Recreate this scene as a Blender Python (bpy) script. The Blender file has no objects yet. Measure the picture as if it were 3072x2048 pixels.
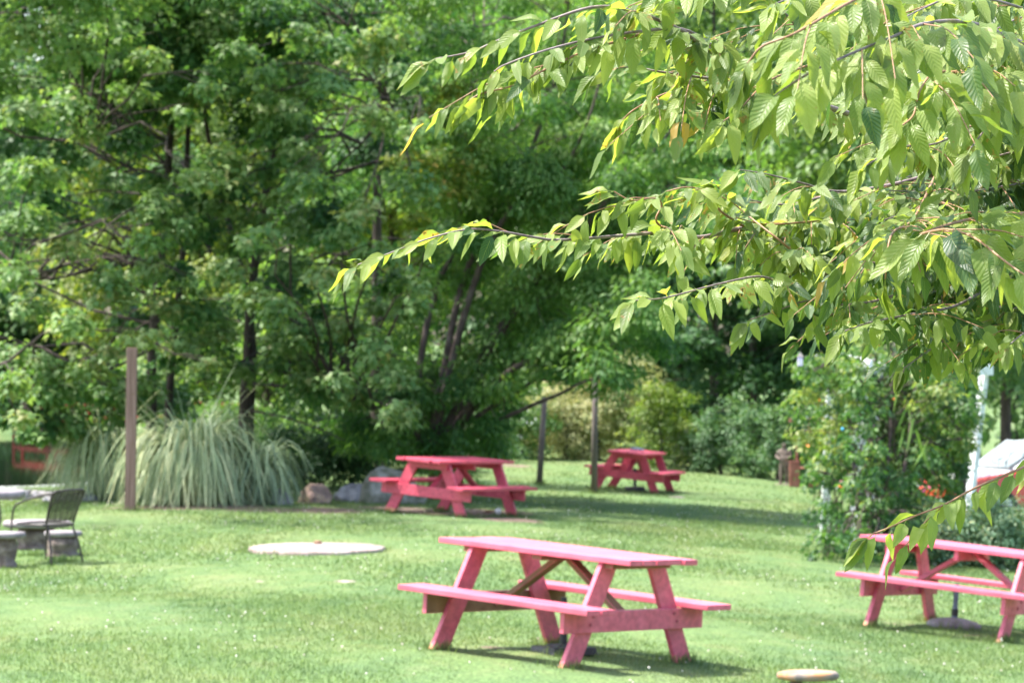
import bpy, math, random
import numpy as np
from mathutils import Vector, Matrix

sc = bpy.context.scene
C = sc.collection
rad = math.radians
random.seed(7)

# ------------------------------------------------------------------ camera
CZ = 2.3                      # eye height above the lawn datum
FPX = 8738.5                  # focal length in pixels of the 3072 px wide photograph
cam_d = bpy.data.cameras.new('camera')
cam = bpy.data.objects.new('camera', cam_d)
C.objects.link(cam)
sc.camera = cam
cam.location = (0, 0, CZ)
cam.rotation_euler = (rad(90) - 0.00146, 0, 0)
cam_d.sensor_width = 36
cam_d.lens = FPX / 3072 * 36
cam_d.clip_start = 0.1
cam_d.clip_end = 2000
cam_d.dof.use_dof = True
cam_d.dof.focus_distance = 6.2
cam_d.dof.aperture_fstop = 12.0

# ------------------------------------------------------------------ sky, sun, exposure
SUN_DIR = Vector((-0.56, 0.10, 1.15)).normalized()      # towards the sun: left, a little behind the scene, high
sun_elev = math.asin(SUN_DIR.z)
sun_az = math.atan2(SUN_DIR.x, SUN_DIR.y)               # clockwise from +Y
world = bpy.data.worlds.new('World')
sc.world = world
world.use_nodes = True
wn, wl = world.node_tree.nodes, world.node_tree.links
wn.clear()
sky = wn.new('ShaderNodeTexSky')
sky.sky_type = 'NISHITA'
sky.sun_disc = False
sky.sun_elevation = sun_elev
sky.sun_rotation = sun_az
sky.dust_density = 3.0
sky.air_density = 1.2
bg = wn.new('ShaderNodeBackground')
bg.inputs['Strength'].default_value = 0.15
wo = wn.new('ShaderNodeOutputWorld')
wl.new(sky.outputs['Color'], bg.inputs['Color'])
wl.new(bg.outputs['Background'], wo.inputs['Surface'])
sun_d = bpy.data.lights.new('sun', 'SUN')
sun_d.energy = 4.2
sun_d.angle = rad(0.8)
sun_d.color = (1.0, 0.95, 0.87)
sun = bpy.data.objects.new('sun', sun_d)
C.objects.link(sun)
sun.rotation_euler = SUN_DIR.to_track_quat('Z', 'Y').to_euler()
sun.location = (-20, 10, 40)
sc.view_settings.view_transform = 'Standard'
sc.view_settings.look = 'None'
sc.view_settings.gamma = 1.0
sc.view_settings.use_curve_mapping = False
sc.view_settings.exposure = 1.8
sc.cycles.max_bounces = 8
sc.cycles.diffuse_bounces = 4
sc.cycles.transmission_bounces = 4
sc.cycles.transparent_max_bounces = 6
sc.cycles.use_denoising = True

# ------------------------------------------------------------------ where things stand
def S(px, py, d):
    """point at distance d (metres) seen at source pixel (px, py) of the 3072x2048 photograph"""
    return Vector(((px - 1536) / FPX * d, d, CZ - (py - 1011.2) / FPX * d))

def D(x, y, d):
    """the same for pixels of the photograph shown 2352 wide"""
    return S(x * 1.30612, y * 1.30612, d)

CP = np.array([(.336, 20.33, -2.215), (-.80, 38.98, -2.369), (2.27, 54.4, -2.869), (3.90, 25.1, -2.539),
               (-5, 30, -2.33), (-5, 38.6, -2.30), (-2.1, 31, -2.28), (0, 68, -2.80), (6.2, 63.3, -3.2),
               (-9, 42, -2.42), (-4, 43, -2.36), (12, 60, -3.7), (12, 30, -3.1), (-6, 15, -2.1), (4, 12, -2.35),
               (0, 0, -2.0), (-8, 92, -2.6), (0, 92, -2.9), (12, 92, -4), (-25, 40, -2.6), (-25, 92, -2.6),
               (25, 40, -4.2), (25, 92, -5), (1.5, 30, -2.40), (4.5, 40, -2.72), (3.5, 18, -2.42)], float)

def _k(r2):
    return 0.5 * r2 * np.log(r2 + 1e-9)
_n = len(CP)
_A = np.zeros((_n + 3, _n + 3))
_A[:_n, :_n] = _k(((CP[:, None, :2] - CP[None, :, :2]) ** 2).sum(-1)) + np.eye(_n) * 2.0
_A[:_n, _n] = 1; _A[:_n, _n + 1:] = CP[:, :2]; _A[_n, :_n] = 1; _A[_n + 1:, :_n] = CP[:, :2].T
_w = np.linalg.solve(_A, np.concatenate([CP[:, 2], [0, 0, 0]]))

PX, PY, PRX, PRY = -17.0, 64.5, 11.0, 17.5       # the pond
WATER_Z = CZ - 2.72

def pond_r(x, y):
    return (np.abs((x - PX) / PRX) ** 3 + np.abs((y - PY) / PRY) ** 3) ** (1 / 3)

def ground_np(x, y):
    x = np.clip(np.asarray(x, float), -26, 26); y = np.clip(np.asarray(y, float), 0, 93)
    sh = x.shape
    x = x.ravel(); y = y.ravel()
    out = np.empty_like(x)
    for a in range(0, len(x), 40000):
        xa, ya = x[a:a + 40000], y[a:a + 40000]
        r2 = (xa[:, None] - CP[None, :, 0]) ** 2 + (ya[:, None] - CP[None, :, 1]) ** 2
        out[a:a + 40000] = _k(r2) @ _w[:_n] + _w[_n] + _w[_n + 1] * xa + _w[_n + 2] * ya
    r = pond_r(x, y)
    t = np.clip((1.10 - r) / 0.13, 0, 1)
    t = t * t * (3 - 2 * t)
    out = out * (1 - t) + (-3.3) * t
    return (out + CZ).reshape(sh)

def gz(x, y):
    return float(ground_np(np.array([x]), np.array([y]))[0])

def G(px, py, sink=0.0):
    """ground point seen at source pixel"""
    lo, hi = 8.0, 95.0
    for d in np.linspace(8, 95, 400):
        p = S(px, py, d)
        if p.z < gz(p.x, p.y):
            hi = d; lo = d - 0.25
            break
    for _ in range(20):
        m = (lo + hi) / 2
        p = S(px, py, m)
        if p.z < gz(p.x, p.y): hi = m
        else: lo = m
    p = S(px, py, hi)
    return Vector((p.x, p.y, gz(p.x, p.y) - sink))

# ------------------------------------------------------------------ node helpers
def new_mat(name):
    m = bpy.data.materials.new(name)
    m.use_nodes = True
    nt = m.node_tree
    nt.nodes.clear()
    out = nt.nodes.new('ShaderNodeOutputMaterial')
    return m, nt, out

def N(nt, t, **kw):
    n = nt.nodes.new(t)
    for k, v in kw.items():
        if k in n.inputs: n.inputs[k].default_value = v
        else: setattr(n, k, v)
    return n

def ramp(nt, stops, interp='LINEAR'):
    r = nt.nodes.new('ShaderNodeValToRGB')
    r.color_ramp.interpolation = interp
    e = r.color_ramp.elements
    while len(e) > 1: e.remove(e[-1])
    e[0].position = stops[0][0]; e[0].color = (*stops[0][1], 1)
    for p, c in stops[1:]:
        q = e.new(p); q.color = (*c, 1)
    return r

def noise(nt, scale, detail=4, rough=.55, coord='Object', dist=0.0, stretch=None, loc=None):
    tc = nt.nodes.new('ShaderNodeTexCoord') if coord != 'Position' else nt.nodes.new('ShaderNodeNewGeometry')
    n = N(nt, 'ShaderNodeTexNoise', Scale=scale, Detail=detail, Roughness=rough, Distortion=dist)
    src = tc.outputs[coord]
    if stretch or loc:
        mp = nt.nodes.new('ShaderNodeMapping')
        if stretch: mp.inputs['Scale'].default_value = stretch
        if loc: mp.inputs['Location'].default_value = loc
        nt.links.new(src, mp.inputs['Vector'])
        src = mp.outputs['Vector']
    nt.links.new(src, n.inputs['Vector'])
    return n

def mixc(nt, fac, a, b, blend='MIX'):
    m = nt.nodes.new('ShaderNodeMix'); m.data_type = 'RGBA'; m.blend_type = blend
    for sock, v in ((m.inputs[0], fac), (m.inputs[6], a), (m.inputs[7], b)):
        if hasattr(v, 'is_linked'): nt.links.new(v, sock)
        elif isinstance(v, (int, float)): sock.default_value = v
        else: sock.default_value = (*v, 1)
    return m.outputs[2]

def mathn(nt, op, a, b=0.0, clamp=False):
    m = nt.nodes.new('ShaderNodeMath'); m.operation = op; m.use_clamp = clamp
    for i, v in enumerate((a, b)):
        if hasattr(v, 'is_linked'): nt.links.new(v, m.inputs[i])
        else: m.inputs[i].default_value = v
    return m.outputs[0]

def simple(name, stops, scale=6, rough=.7, bump=.3, bscale=None, stretch=None, coord='Object', detail=5, metal=0.0, spec=.4, bdist=.01):
    m, nt, out = new_mat(name)
    p = N(nt, 'ShaderNodeBsdfPrincipled', Roughness=rough, Metallic=metal)
    p.inputs['Specular IOR Level'].default_value = spec
    n = noise(nt, scale, detail, coord=coord, stretch=stretch)
    r = ramp(nt, stops)
    nt.links.new(n.outputs['Fac'], r.inputs['Fac'])
    nt.links.new(r.outputs['Color'], p.inputs['Base Color'])
    if bump:
        n2 = noise(nt, bscale or scale * 4, 6, coord=coord, stretch=stretch)
        b = N(nt, 'ShaderNodeBump', Strength=bump, Distance=bdist)
        nt.links.new(n2.outputs['Fac'], b.inputs['Height'])
        nt.links.new(b.outputs['Normal'], p.inputs['Normal'])
    nt.links.new(p.outputs[0], out.inputs['Surface'])
    return m

def leaf_mat(name, stops, trans=1.25, mix=.42, rough=.5, spec=.35, tint=(1.15, 1.2, .55)):
    """foliage: colour picked per leaf by the attribute rnd, some light passes through"""
    m, nt, out = new_mat(name)
    at = N(nt, 'ShaderNodeAttribute', attribute_name='rnd')
    r = ramp(nt, stops)
    nt.links.new(at.outputs['Fac'], r.inputs['Fac'])
    p = N(nt, 'ShaderNodeBsdfPrincipled', Roughness=rough)
    p.inputs['Specular IOR Level'].default_value = spec
    nt.links.new(r.outputs['Color'], p.inputs['Base Color'])
    t = N(nt, 'ShaderNodeBsdfTranslucent')
    col = mixc(nt, 1.0, r.outputs['Color'], tuple(c * trans for c in tint), 'MULTIPLY')
    nt.links.new(col, t.inputs['Color'])
    ms = N(nt, 'ShaderNodeMixShader', Fac=mix)
    nt.links.new(p.outputs[0], ms.inputs[1]); nt.links.new(t.outputs[0], ms.inputs[2])
    nt.links.new(ms.outputs[0], out.inputs['Surface'])
    return m

# ------------------------------------------------------------------ mesh helpers
def mesh_np(name, V, F, mat, rnd=None, uv=None, smooth=False, extra=None):
    """V (n,3), F (m,k) of one polygon size"""
    V = np.ascontiguousarray(V, dtype=np.float32); F = np.ascontiguousarray(F, dtype=np.int32)
    me = bpy.data.meshes.new(name)
    me.vertices.add(len(V)); me.vertices.foreach_set('co', V.ravel())
    k = F.shape[1]
    me.loops.add(F.size); me.loops.foreach_set('vertex_index', F.ravel())
    me.polygons.add(len(F)); me.polygons.foreach_set('loop_start', np.arange(0, F.size, k, dtype=np.int32))
    if smooth: me.polygons.foreach_set('use_smooth', np.ones(len(F), dtype=bool))
    me.update(calc_edges=True)
    for nm, arr in (('rnd', rnd),) + tuple((extra or {}).items()):
        if arr is not None:
            a = me.attributes.new(nm, 'FLOAT', 'POINT'); a.data.foreach_set('value', np.ascontiguousarray(arr, dtype=np.float32))
    if uv is not None:
        u = me.uv_layers.new(name='UVMap'); u.data.foreach_set('uv', np.ascontiguousarray(uv[F.ravel()], dtype=np.float32).ravel())
    for m in (mat if isinstance(mat, (list, tuple)) else [mat]): me.materials.append(m)
    return me

def tag(o, label=None, cat=None, group=None, kind=None):
    if label: o['label'] = label
    if cat: o['category'] = cat
    if group: o['group'] = group
    if kind: o['kind'] = kind
    return o

def ob(name, me, parent=None, loc=None, rot=None):
    o = bpy.data.objects.new(name, me); C.objects.link(o)
    if parent is not None: o.parent = parent
    if loc is not None: o.location = loc
    if rot is not None: o.rotation_euler = rot
    return o

def empty(name, loc, label, cat, group=None, rot=(0, 0, 0)):
    o = bpy.data.objects.new(name, None); C.objects.link(o); o.location = loc; o.rotation_euler = rot
    o.empty_display_size = .2
    return tag(o, label, cat, group)

class MB:
    def __init__(s): s.v = []; s.f = []; s.m = []
    def add(s, V, F, mi=0):
        k = len(s.v); s.v += [tuple(map(float, p)) for p in V]; s.f += [tuple(i + k for i in f) for f in F]; s.m += [mi] * len(F); return s
    def box(s, c, size, R=None, mi=0, inner=None, taper=1.0):
        x, y, z = [q / 2 for q in size]
        P = [(-x, -y, -z), (x, -y, -z), (x, y, -z), (-x, y, -z), (-x * taper, -y * taper, z), (x * taper, -y * taper, z), (x * taper, y * taper, z), (-x * taper, y * taper, z)]
        P = [Vector(p) for p in P]
        if R is not None: P = [R @ p for p in P]
        P = [p + Vector(c) for p in P]
        F = [(0, 3, 2, 1), (4, 5, 6, 7), (0, 1, 5, 4), (1, 2, 6, 5), (2, 3, 7, 6), (3, 0, 4, 7)]
        k = len(s.v); s.v += [tuple(p) for p in P]; s.f += [tuple(i + k for i in f) for f in F]
        s.m += [inner[1] if inner and i == inner[0] else mi for i in range(6)]
        return s
    def tube(s, pts, rads, n=8, cap=True, mi=0):
        V, F = tube_np(pts, rads, n)
        k = len(s.v); s.v += [tuple(map(float, p)) for p in V]; s.f += [tuple(int(i) + k for i in f) for f in F]; s.m += [mi] * len(F)
        if cap:
            s.f.append(tuple(k + i for i in range(n))[::-1]); s.f.append(tuple(k + len(V) - n + i for i in range(n))); s.m += [mi, mi]
        return s
    def mesh(s, name, mats, bevel=0, smooth=False, seg=2):
        me = bpy.data.meshes.new(name); me.from_pydata(s.v, [], s.f)
        for m in (mats if isinstance(mats, (list, tuple)) else [mats]): me.materials.append(m)
        me.polygons.foreach_set('material_index', s.m)
        if bevel:
            import bmesh
            b = bmesh.new(); b.from_mesh(me)
            bmesh.ops.bevel(b, geom=b.edges[:], offset=bevel, segments=seg, affect='EDGES', profile=.6)
            b.to_mesh(me); b.free()
        if smooth: me.polygons.foreach_set('use_smooth', [True] * len(me.polygons))
        me.update()
        return me

def tube_np(pts, rads, n=6):
    P = np.array([tuple(p) for p in pts], float); m = len(P)
    if np.isscalar(rads): rads = [rads] * m
    T = np.gradient(P, axis=0); T /= np.linalg.norm(T, axis=1)[:, None] + 1e-9
    ref = np.array([0, 0, 1.0]) if abs(T[0][2]) < .8 else np.array([1.0, 0, 0])
    V = []
    a = np.cross(T[0], ref); a /= np.linalg.norm(a)
    ang = np.arange(n) * 2 * math.pi / n
    for i in range(m):
        a = a - T[i] * np.dot(a, T[i]); a /= np.linalg.norm(a) + 1e-9
        b = np.cross(T[i], a)
        V.append(P[i] + rads[i] * (np.cos(ang)[:, None] * a + np.sin(ang)[:, None] * b))
    V = np.concatenate(V)
    F = []
    for i in range(m - 1):
        for j in range(n):
            F.append((i * n + j, i * n + (j + 1) % n, (i + 1) * n + (j + 1) % n, (i + 1) * n + j))
    return V, np.array(F)

def smooth_path(pts, sub=4):
    """Catmull-Rom through the points"""
    P = [np.array(tuple(p), float) for p in pts]
    P = [2 * P[0] - P[1]] + P + [2 * P[-1] - P[-2]]
    out = []
    for i in range(1, len(P) - 2):
        for k in range(sub):
            t = k / sub
            out.append(.5 * ((2 * P[i]) + (-P[i - 1] + P[i + 1]) * t + (2 * P[i - 1] - 5 * P[i] + 4 * P[i + 1] - P[i + 2]) * t * t + (-P[i - 1] + 3 * P[i] - 3 * P[i + 1] + P[i + 2]) * t ** 3))
    out.append(P[-2])
    return np.array(out)

def tubes_mesh(name, paths, mat, n=6):
    """paths: list of (points, radii) joined in one mesh"""
    VV, FF, k = [], [], 0
    for pts, r in paths:
        V, F = tube_np(pts, r, n); VV.append(V); FF.append(F + k); k += len(V)
    return mesh_np(name, np.concatenate(VV), np.concatenate(FF), mat, smooth=True)

def unit(a):
    return a / (np.linalg.norm(a, axis=-1, keepdims=True) + 1e-9)

T_MAPLE = (np.array([(0, 0, 0), (-.52, .30, -.10), (-.20, .46, 0), (0, 1, -.12), (.20, .46, 0), (.52, .30, -.10)]), np.array([(0, 2, 1), (0, 3, 2), (0, 4, 3), (0, 5, 4)]))
T_OVAL = (np.array([(0, 0, 0), (-.27, .45, .06), (0, 1, -.08), (.27, .45, .06)]), np.array([(0, 2, 1), (0, 3, 2)]))
T_NARROW = (np.array([(0, 0, 0), (-.17, .45, .05), (0, 1, -.08), (.17, .45, .05)]), np.array([(0, 2, 1), (0, 3, 2)]))

def place_template(T, pos, fwd, nrm, size):
    """copies of template T at pos with +Y along fwd and +Z near nrm; returns V, F, ids"""
    tv, tf = T
    f = unit(fwd); r = unit(np.cross(f, nrm)); u = np.cross(r, f)
    s = np.asarray(size)[:, None, None]
    V = pos[:, None, :] + s * (tv[None, :, 0:1] * r[:, None, :] + tv[None, :, 1:2] * f[:, None, :] + tv[None, :, 2:3] * u[:, None, :])
    n = len(pos); k = len(tv)
    F = (tf[None] + (np.arange(n) * k)[:, None, None]).reshape(-1, tf.shape[1])
    return V.reshape(-1, 3), F, np.repeat(np.arange(n), k)

def foliage(rng, clumps, per_m2, size, T, K=9, flat=.55, droop=.25, tintspread=.28, spray=.34, up=1.0, wt=1.0):
    """clumps (n,5): x, y, z, radius, tint. Sprays in every clump, leaves round every spray."""
    cl = np.array(clumps, float)
    cnt = np.maximum(12, (per_m2 * wt * cl[:, 3] ** 2)).astype(int)
    ci = np.repeat(np.arange(len(cl)), cnt)
    n = len(ci)
    # spray centres
    sd = unit(rng.normal(size=(len(cl), K, 3))); sd[:, :, 2] = np.where(rng.random((len(cl), K)) < .62, np.abs(sd[:, :, 2]), sd[:, :, 2])
    sr = rng.random((len(cl), K)) ** .45
    so = sd * sr[:, :, None]
    so[:, :, 2] = so[:, :, 2] * flat - droop * (so[:, :, 0] ** 2 + so[:, :, 1] ** 2)
    st = rng.normal(size=(len(cl), K)) * .10
    si = rng.integers(0, K, n)
    R = cl[ci, 3][:, None]
    off = so[ci, si] * R
    o2 = rng.normal(size=(n, 3)) * np.array([1, 1, .55]) * spray * R
    o2[:, 2] -= .35 * np.hypot(o2[:, 0], o2[:, 1])
    pos = cl[ci, :3] + off + o2
    outw = unit(off + o2 + 1e-3)
    fwd = unit(outw * np.array([.8, .8, .25]) + np.array([0, 0, -.72]) + rng.normal(size=(n, 3)) * .42)
    nrm = unit(np.array([0, 0, up]) + outw * .85 + rng.normal(size=(n, 3)) * .38)
    sz = size * rng.uniform(.65, 1.25, n)
    V, F, ids = place_template(T, pos, fwd, nrm, sz)
    tint = np.clip(cl[ci, 4] + st[ci, si] + rng.normal(size=n) * tintspread * .5, 0, 1)
    return V, F, tint[ids]

# ------------------------------------------------------------------ materials
M = {}
def lawn_color(nt):
    """the lawn's own colour patches, shared by the soil sheet and the blades"""
    n1 = noise(nt, .55, 3, coord='Position', stretch=(1, .55, 1))
    n2 = noise(nt, 3.2, 4, coord='Position', stretch=(1, .6, 1), loc=(7, 3, 0))
    a = ramp(nt, [(.30, (.086, .150, .066)), (.50, (.118, .180, .066)), (.66, (.168, .204, .088))])
    nt.links.new(n1.outputs['Fac'], a.inputs['Fac'])
    b = ramp(nt, [(.30, (.086, .148, .070)), (.52, (.118, .182, .070)), (.72, (.180, .204, .100))])
    nt.links.new(n2.outputs['Fac'], b.inputs['Fac'])
    return mixc(nt, .5, a.outputs['Color'], b.outputs['Color'])

m, nt, out = new_mat('lawn_soil')
p = N(nt, 'ShaderNodeBsdfPrincipled', Roughness=.95); p.inputs['Specular IOR Level'].default_value = .1
gc = lawn_color(nt)
fine = noise(nt, 45, 5, coord='Position', stretch=(1, .5, 1)); fr = ramp(nt, [(.35, (.55, .55, .55)), (.7, (1.25, 1.25, 1.2))])
nt.links.new(fine.outputs['Fac'], fr.inputs['Fac'])
gc2 = mixc(nt, 1.0, gc, fr.outputs['Color'], 'MULTIPLY')
sn = noise(nt, 9, 5, coord='Position'); sr_ = ramp(nt, [(.3, (.095, .066, .050)), (.7, (.21, .155, .125))])
nt.links.new(sn.outputs['Fac'], sr_.inputs['Fac'])
at = N(nt, 'ShaderNodeAttribute', attribute_name='soil')
nz = noise(nt, 5, 4, coord='Position')
sf = mathn(nt, 'ADD', at.outputs['Fac'], mathn(nt, 'MULTIPLY', mathn(nt, 'SUBTRACT', nz.outputs['Fac'], .5), .9))
sfr = ramp(nt, [(.42, (0, 0, 0)), (.6, (1, 1, 1))]); nt.links.new(sf, sfr.inputs['Fac'])
base = mixc(nt, sfr.outputs['Color'], gc2, sr_.outputs['Color'])
gr = N(nt, 'ShaderNodeAttribute', attribute_name='gravel')
gv = noise(nt, 14, 5, coord='Position'); gvr = ramp(nt, [(.35, (.16, .17, .17)), (.65, (.42, .44, .45))]); nt.links.new(gv.outputs['Fac'], gvr.inputs['Fac'])
base = mixc(nt, gr.outputs['Fac'], base, gvr.outputs['Color'])
nt.links.new(base, p.inputs['Base Color'])
b = N(nt, 'ShaderNodeBump', Strength=.6, Distance=.03); nt.links.new(fine.outputs['Fac'], b.inputs['Height']); nt.links.new(b.outputs[0], p.inputs['Normal'])
nt.links.new(p.outputs[0], out.inputs['Surface']); M['ground'] = m

m, nt, out = new_mat('grass_blade')
gc = lawn_color(nt)
at = N(nt, 'ShaderNodeAttribute', attribute_name='rnd')
vr = ramp(nt, [(0, (.72, .78, .72)), (.5, (1.0, 1.0, 1.0)), (.9, (1.28, 1.2, 1.05)), (1, (1.7, 1.4, 1.3))]); nt.links.new(at.outputs['Fac'], vr.inputs['Fac'])
col = mixc(nt, 1.0, gc, vr.outputs['Color'], 'MULTIPLY')
p = N(nt, 'ShaderNodeBsdfPrincipled', Roughness=.5); p.inputs['Specular IOR Level'].default_value = .3
nt.links.new(col, p.inputs['Base Color'])
t = N(nt, 'ShaderNodeBsdfTranslucent'); nt.links.new(mixc(nt, 1.0, col, (1.3, 1.35, .8), 'MULTIPLY'), t.inputs['Color'])
ms = N(nt, 'ShaderNodeMixShader', Fac=.45); nt.links.new(p.outputs[0], ms.inputs[1]); nt.links.new(t.outputs[0], ms.inputs[2]); nt.links.new(ms.outputs[0], out.inputs['Surface'])
M['grass'] = m

m, nt, out = new_mat('pond_water')
p = N(nt, 'ShaderNodeBsdfPrincipled', Roughness=.045, IOR=1.33); p.inputs['Base Color'].default_value = (.010, .020, .010, 1)
p.inputs['Specular IOR Level'].default_value = .5
n = noise(nt, 1.6, 3, coord='Position', stretch=(1, .25, 1)); b = N(nt, 'ShaderNodeBump', Strength=.05, Distance=.01)
nt.links.new(n.outputs['Fac'], b.inputs['Height']); nt.links.new(b.outputs[0], p.inputs['Normal']); nt.links.new(p.outputs[0], out.inputs['Surface']); M['water'] = m

def paint_mat(name, c1, c2, worn=(.42, .20, .10)):
    m, nt, out = new_mat(name)
    p = N(nt, 'ShaderNodeBsdfPrincipled', Roughness=.42); p.inputs['Specular IOR Level'].default_value = .5
    n = noise(nt, 3, 5, coord='Object', stretch=(1.5, 1.5, 1.5), dist=.4); r = ramp(nt, [(.3, c1), (.7, c2)]); nt.links.new(n.outputs['Fac'], r.inputs['Fac'])
    g = noise(nt, 22, 5, coord='Object', stretch=(.12, 1, 1)); gr_ = ramp(nt, [(.3, (.72, .68, .70)), (.5, (.94, .93, .93)), (.66, (1.10, 1.12, 1.10))]); nt.links.new(g.outputs['Fac'], gr_.inputs['Fac'])
    col = mixc(nt, 1.0, r.outputs['Color'], gr_.outputs['Color'], 'MULTIPLY')
    # paint worn off near the ground and in small chips
    tc = nt.nodes.new('ShaderNodeTexCoord'); sx = nt.nodes.new('ShaderNodeSeparateXYZ'); nt.links.new(tc.outputs['Object'], sx.inputs[0])
    ch = noise(nt, 14, 5, coord='Object')
    low = mathn(nt, 'SUBTRACT', .075, sx.outputs['Z']); low = mathn(nt, 'MULTIPLY', low, 3.2)
    w = mathn(nt, 'ADD', mathn(nt, 'MAXIMUM', low, -.30), mathn(nt, 'SUBTRACT', ch.outputs['Fac'], .52))
    wr = ramp(nt, [(.10, (0, 0, 0)), (.20, (1, 1, 1))]); nt.links.new(w, wr.inputs['Fac'])
    wc = noise(nt, 8, 4, coord='Object', stretch=(1, 1, .3)); wcr = ramp(nt, [(.35, worn), (.65, tuple(min(1, q * 1.7) for q in worn))]); nt.links.new(wc.outputs['Fac'], wcr.inputs['Fac'])
    col = mixc(nt, wr.outputs['Color'], col, wcr.outputs['Color'])
    nt.links.new(col, p.inputs['Base Color'])
    rr = nt.nodes.new('ShaderNodeMapRange'); nt.links.new(ch.outputs['Fac'], rr.inputs[0]); rr.inputs[3].default_value = .34; rr.inputs[4].default_value = .62
    nt.links.new(rr.outputs[0], p.inputs['Roughness'])
    b = N(nt, 'ShaderNodeBump', Strength=.25, Distance=.004); nt.links.new(g.outputs['Fac'], b.inputs['Height']); nt.links.new(b.outputs[0], p.inputs['Normal'])
    nt.links.new(p.outputs[0], out.inputs['Surface'])
    return m
M['pink'] = paint_mat('sunlit_pink_paint', (.56, .095, .150), (.66, .145, .215))  # the tables' pink with sunlight put into the colour
M['crimson'] = paint_mat('shaded_pink_paint', (.48, .048, .090), (.60, .085, .140))  # the same pink, darkened for the tables standing in tree shade
M['rawwood'] = simple('bare_brown_board', [(.3, (.16, .085, .05)), (.7, (.28, .17, .10))], 8, .8, .4, stretch=(.3, 1, 1))
M['post'] = simple('weathered_timber', [(.3, (.13, .070, .055)), (.5, (.235, .140, .115)), (.75, (.34, .225, .19))], 9, .85, .9, bscale=30, stretch=(4, 4, .16), detail=8)
M['greypost'] = simple('grey_round_timber', [(.3, (.07, .055, .052)), (.7, (.15, .125, .118))], 6, .85, .5, stretch=(3, 3, .3))
M['black'] = simple('black_plastic', [(.3, (.02, .022, .026)), (.7, (.045, .048, .055))], 8, .5, .1)
M['metal'] = simple('dark_brown_metal', [(.3, (.022, .016, .016)), (.7, (.045, .033, .032))], 8, .45, .05)
M['bolt'] = simple('painted_bolt', [(.3, (.30, .05, .09)), (.7, (.38, .07, .12))], 8, .35, 0)
M['stone'] = simple('grey_cast_stone', [(.3, (.14, .12, .125)), (.5, (.225, .20, .21)), (.75, (.31, .285, .295))], 9, .85, .5, bscale=40)
M['rough_stone'] = simple('rough_carved_stone', [(.3, (.08, .058, .048)), (.5, (.16, .122, .105)), (.75, (.28, .23, .20))], 11, .9, 1.0, bscale=18, bdist=.05)
M['concrete'] = simple('pale_concrete', [(.3, (.15, .112, .10)), (.5, (.25, .195, .18)), (.62, (.31, .255, .24)), (.8, (.36, .31, .295))], 4, .85, .3, bscale=40)
M['boulder_pale'] = simple('pale_grey_boulder', [(.35, (.15, .14, .15)), (.5, (.26, .25, .27)), (.8, (.36, .35, .38))], 5, .9, .8, bscale=14, bdist=.03)
M['boulder_brown'] = simple('brown_boulder', [(.3, (.13, .085, .07)), (.5, (.22, .15, .13)), (.62, (.36, .25, .17)), (.8, (.40, .33, .30))], 7, .9, .8, bscale=14, bdist=.03)
M['boulder_mossy'] = simple('mossy_grey_boulder', [(.3, (.08, .09, .05)), (.48, (.17, .165, .135)), (.7, (.34, .33, .31))], 6, .9, .8, bscale=12, bdist=.03)
M['lichen'] = simple('lichen_stained_stone', [(.38, (.15, .13, .12)), (.5, (.24, .19, .15)), (.60, (.34, .17, .07)), (.8, (.24, .205, .175))], 9, .9, .5, bscale=30)
M['bark'] = simple('grey_brown_bark', [(.3, (.028, .020, .017)), (.6, (.070, .052, .044)), (.8, (.12, .095, .083))], 8, .9, .8, bscale=26, stretch=(2.5, 2.5, .4), bdist=.02)
M['bark_pale'] = simple('pinkish_grey_bark', [(.3, (.055, .038, .034)), (.6, (.13, .098, .090)), (.8, (.21, .17, .16))], 8, .9, .6, bscale=26, stretch=(1, 1, .5))
M['cherry_bark'] = simple('cherry_bark', [(.3, (.12, .08, .08)), (.6, (.25, .19, .19)), (.8, (.38, .32, .33))], 40, .6, .5, bscale=120, bdist=.002)
M['twig'] = simple('young_reddish_twig', [(.3, (.22, .105, .055)), (.7, (.36, .20, .11))], 50, .5, .1)
M['white'] = simple('weathered_white_paint', [(.3, (.50, .52, .55)), (.6, (.72, .74, .77)), (.8, (.82, .82, .84))], 6, .6, .2)
M['redpaint'] = simple('bright_red_paint', [(.3, (.17, .006, .007)), (.7, (.26, .012, .012))], 5, .45, .1)
M['rustred'] = simple('faded_red_boards', [(.3, (.24, .075, .06)), (.7, (.40, .16, .13))], 6, .8, .3)
M['glass'] = simple('car_glass', [(.3, (.20, .23, .26)), (.7, (.34, .38, .40))], 3, .05, 0, spec=.9)  # base lightened to stand for sky glare on the panes
M['lamp'] = simple('headlight_glass', [(.3, (.55, .58, .60)), (.7, (.75, .77, .78))], 12, .12, 0, spec=.8)
M['carred'] = simple('orange_red_car_paint', [(.3, (.60, .05, .03)), (.7, (.68, .07, .04))], 2, .18, 0, spec=.7)
M['carwhite'] = simple('white_car_paint', [(.3, (.72, .74, .78)), (.7, (.78, .79, .82))], 2, .2, 0, spec=.7)
M['tyre'] = simple('black_tyre', [(.3, (.02, .02, .02)), (.7, (.035, .035, .035))], 6, .8, .1)
M['bluegrey'] = simple('blue_grey_plastic', [(.3, (.14, .17, .24)), (.7, (.20, .24, .33))], 6, .5, .05)
M['lilac'] = simple('lilac_white_enamel', [(.35, (.45, .36, .72)), (.6, (.75, .68, .82))], 9, .4, 0)
M['plain_white'] = simple('white_plastic', [(.3, (.74, .74, .76)), (.7, (.82, .82, .84))], 6, .4, 0)
M['clover'] = leaf_mat('clover_flower', [(0, (.62, .52, .46)), (1, (.82, .80, .76))], mix=.2, tint=(.9, .9, .85))
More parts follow.
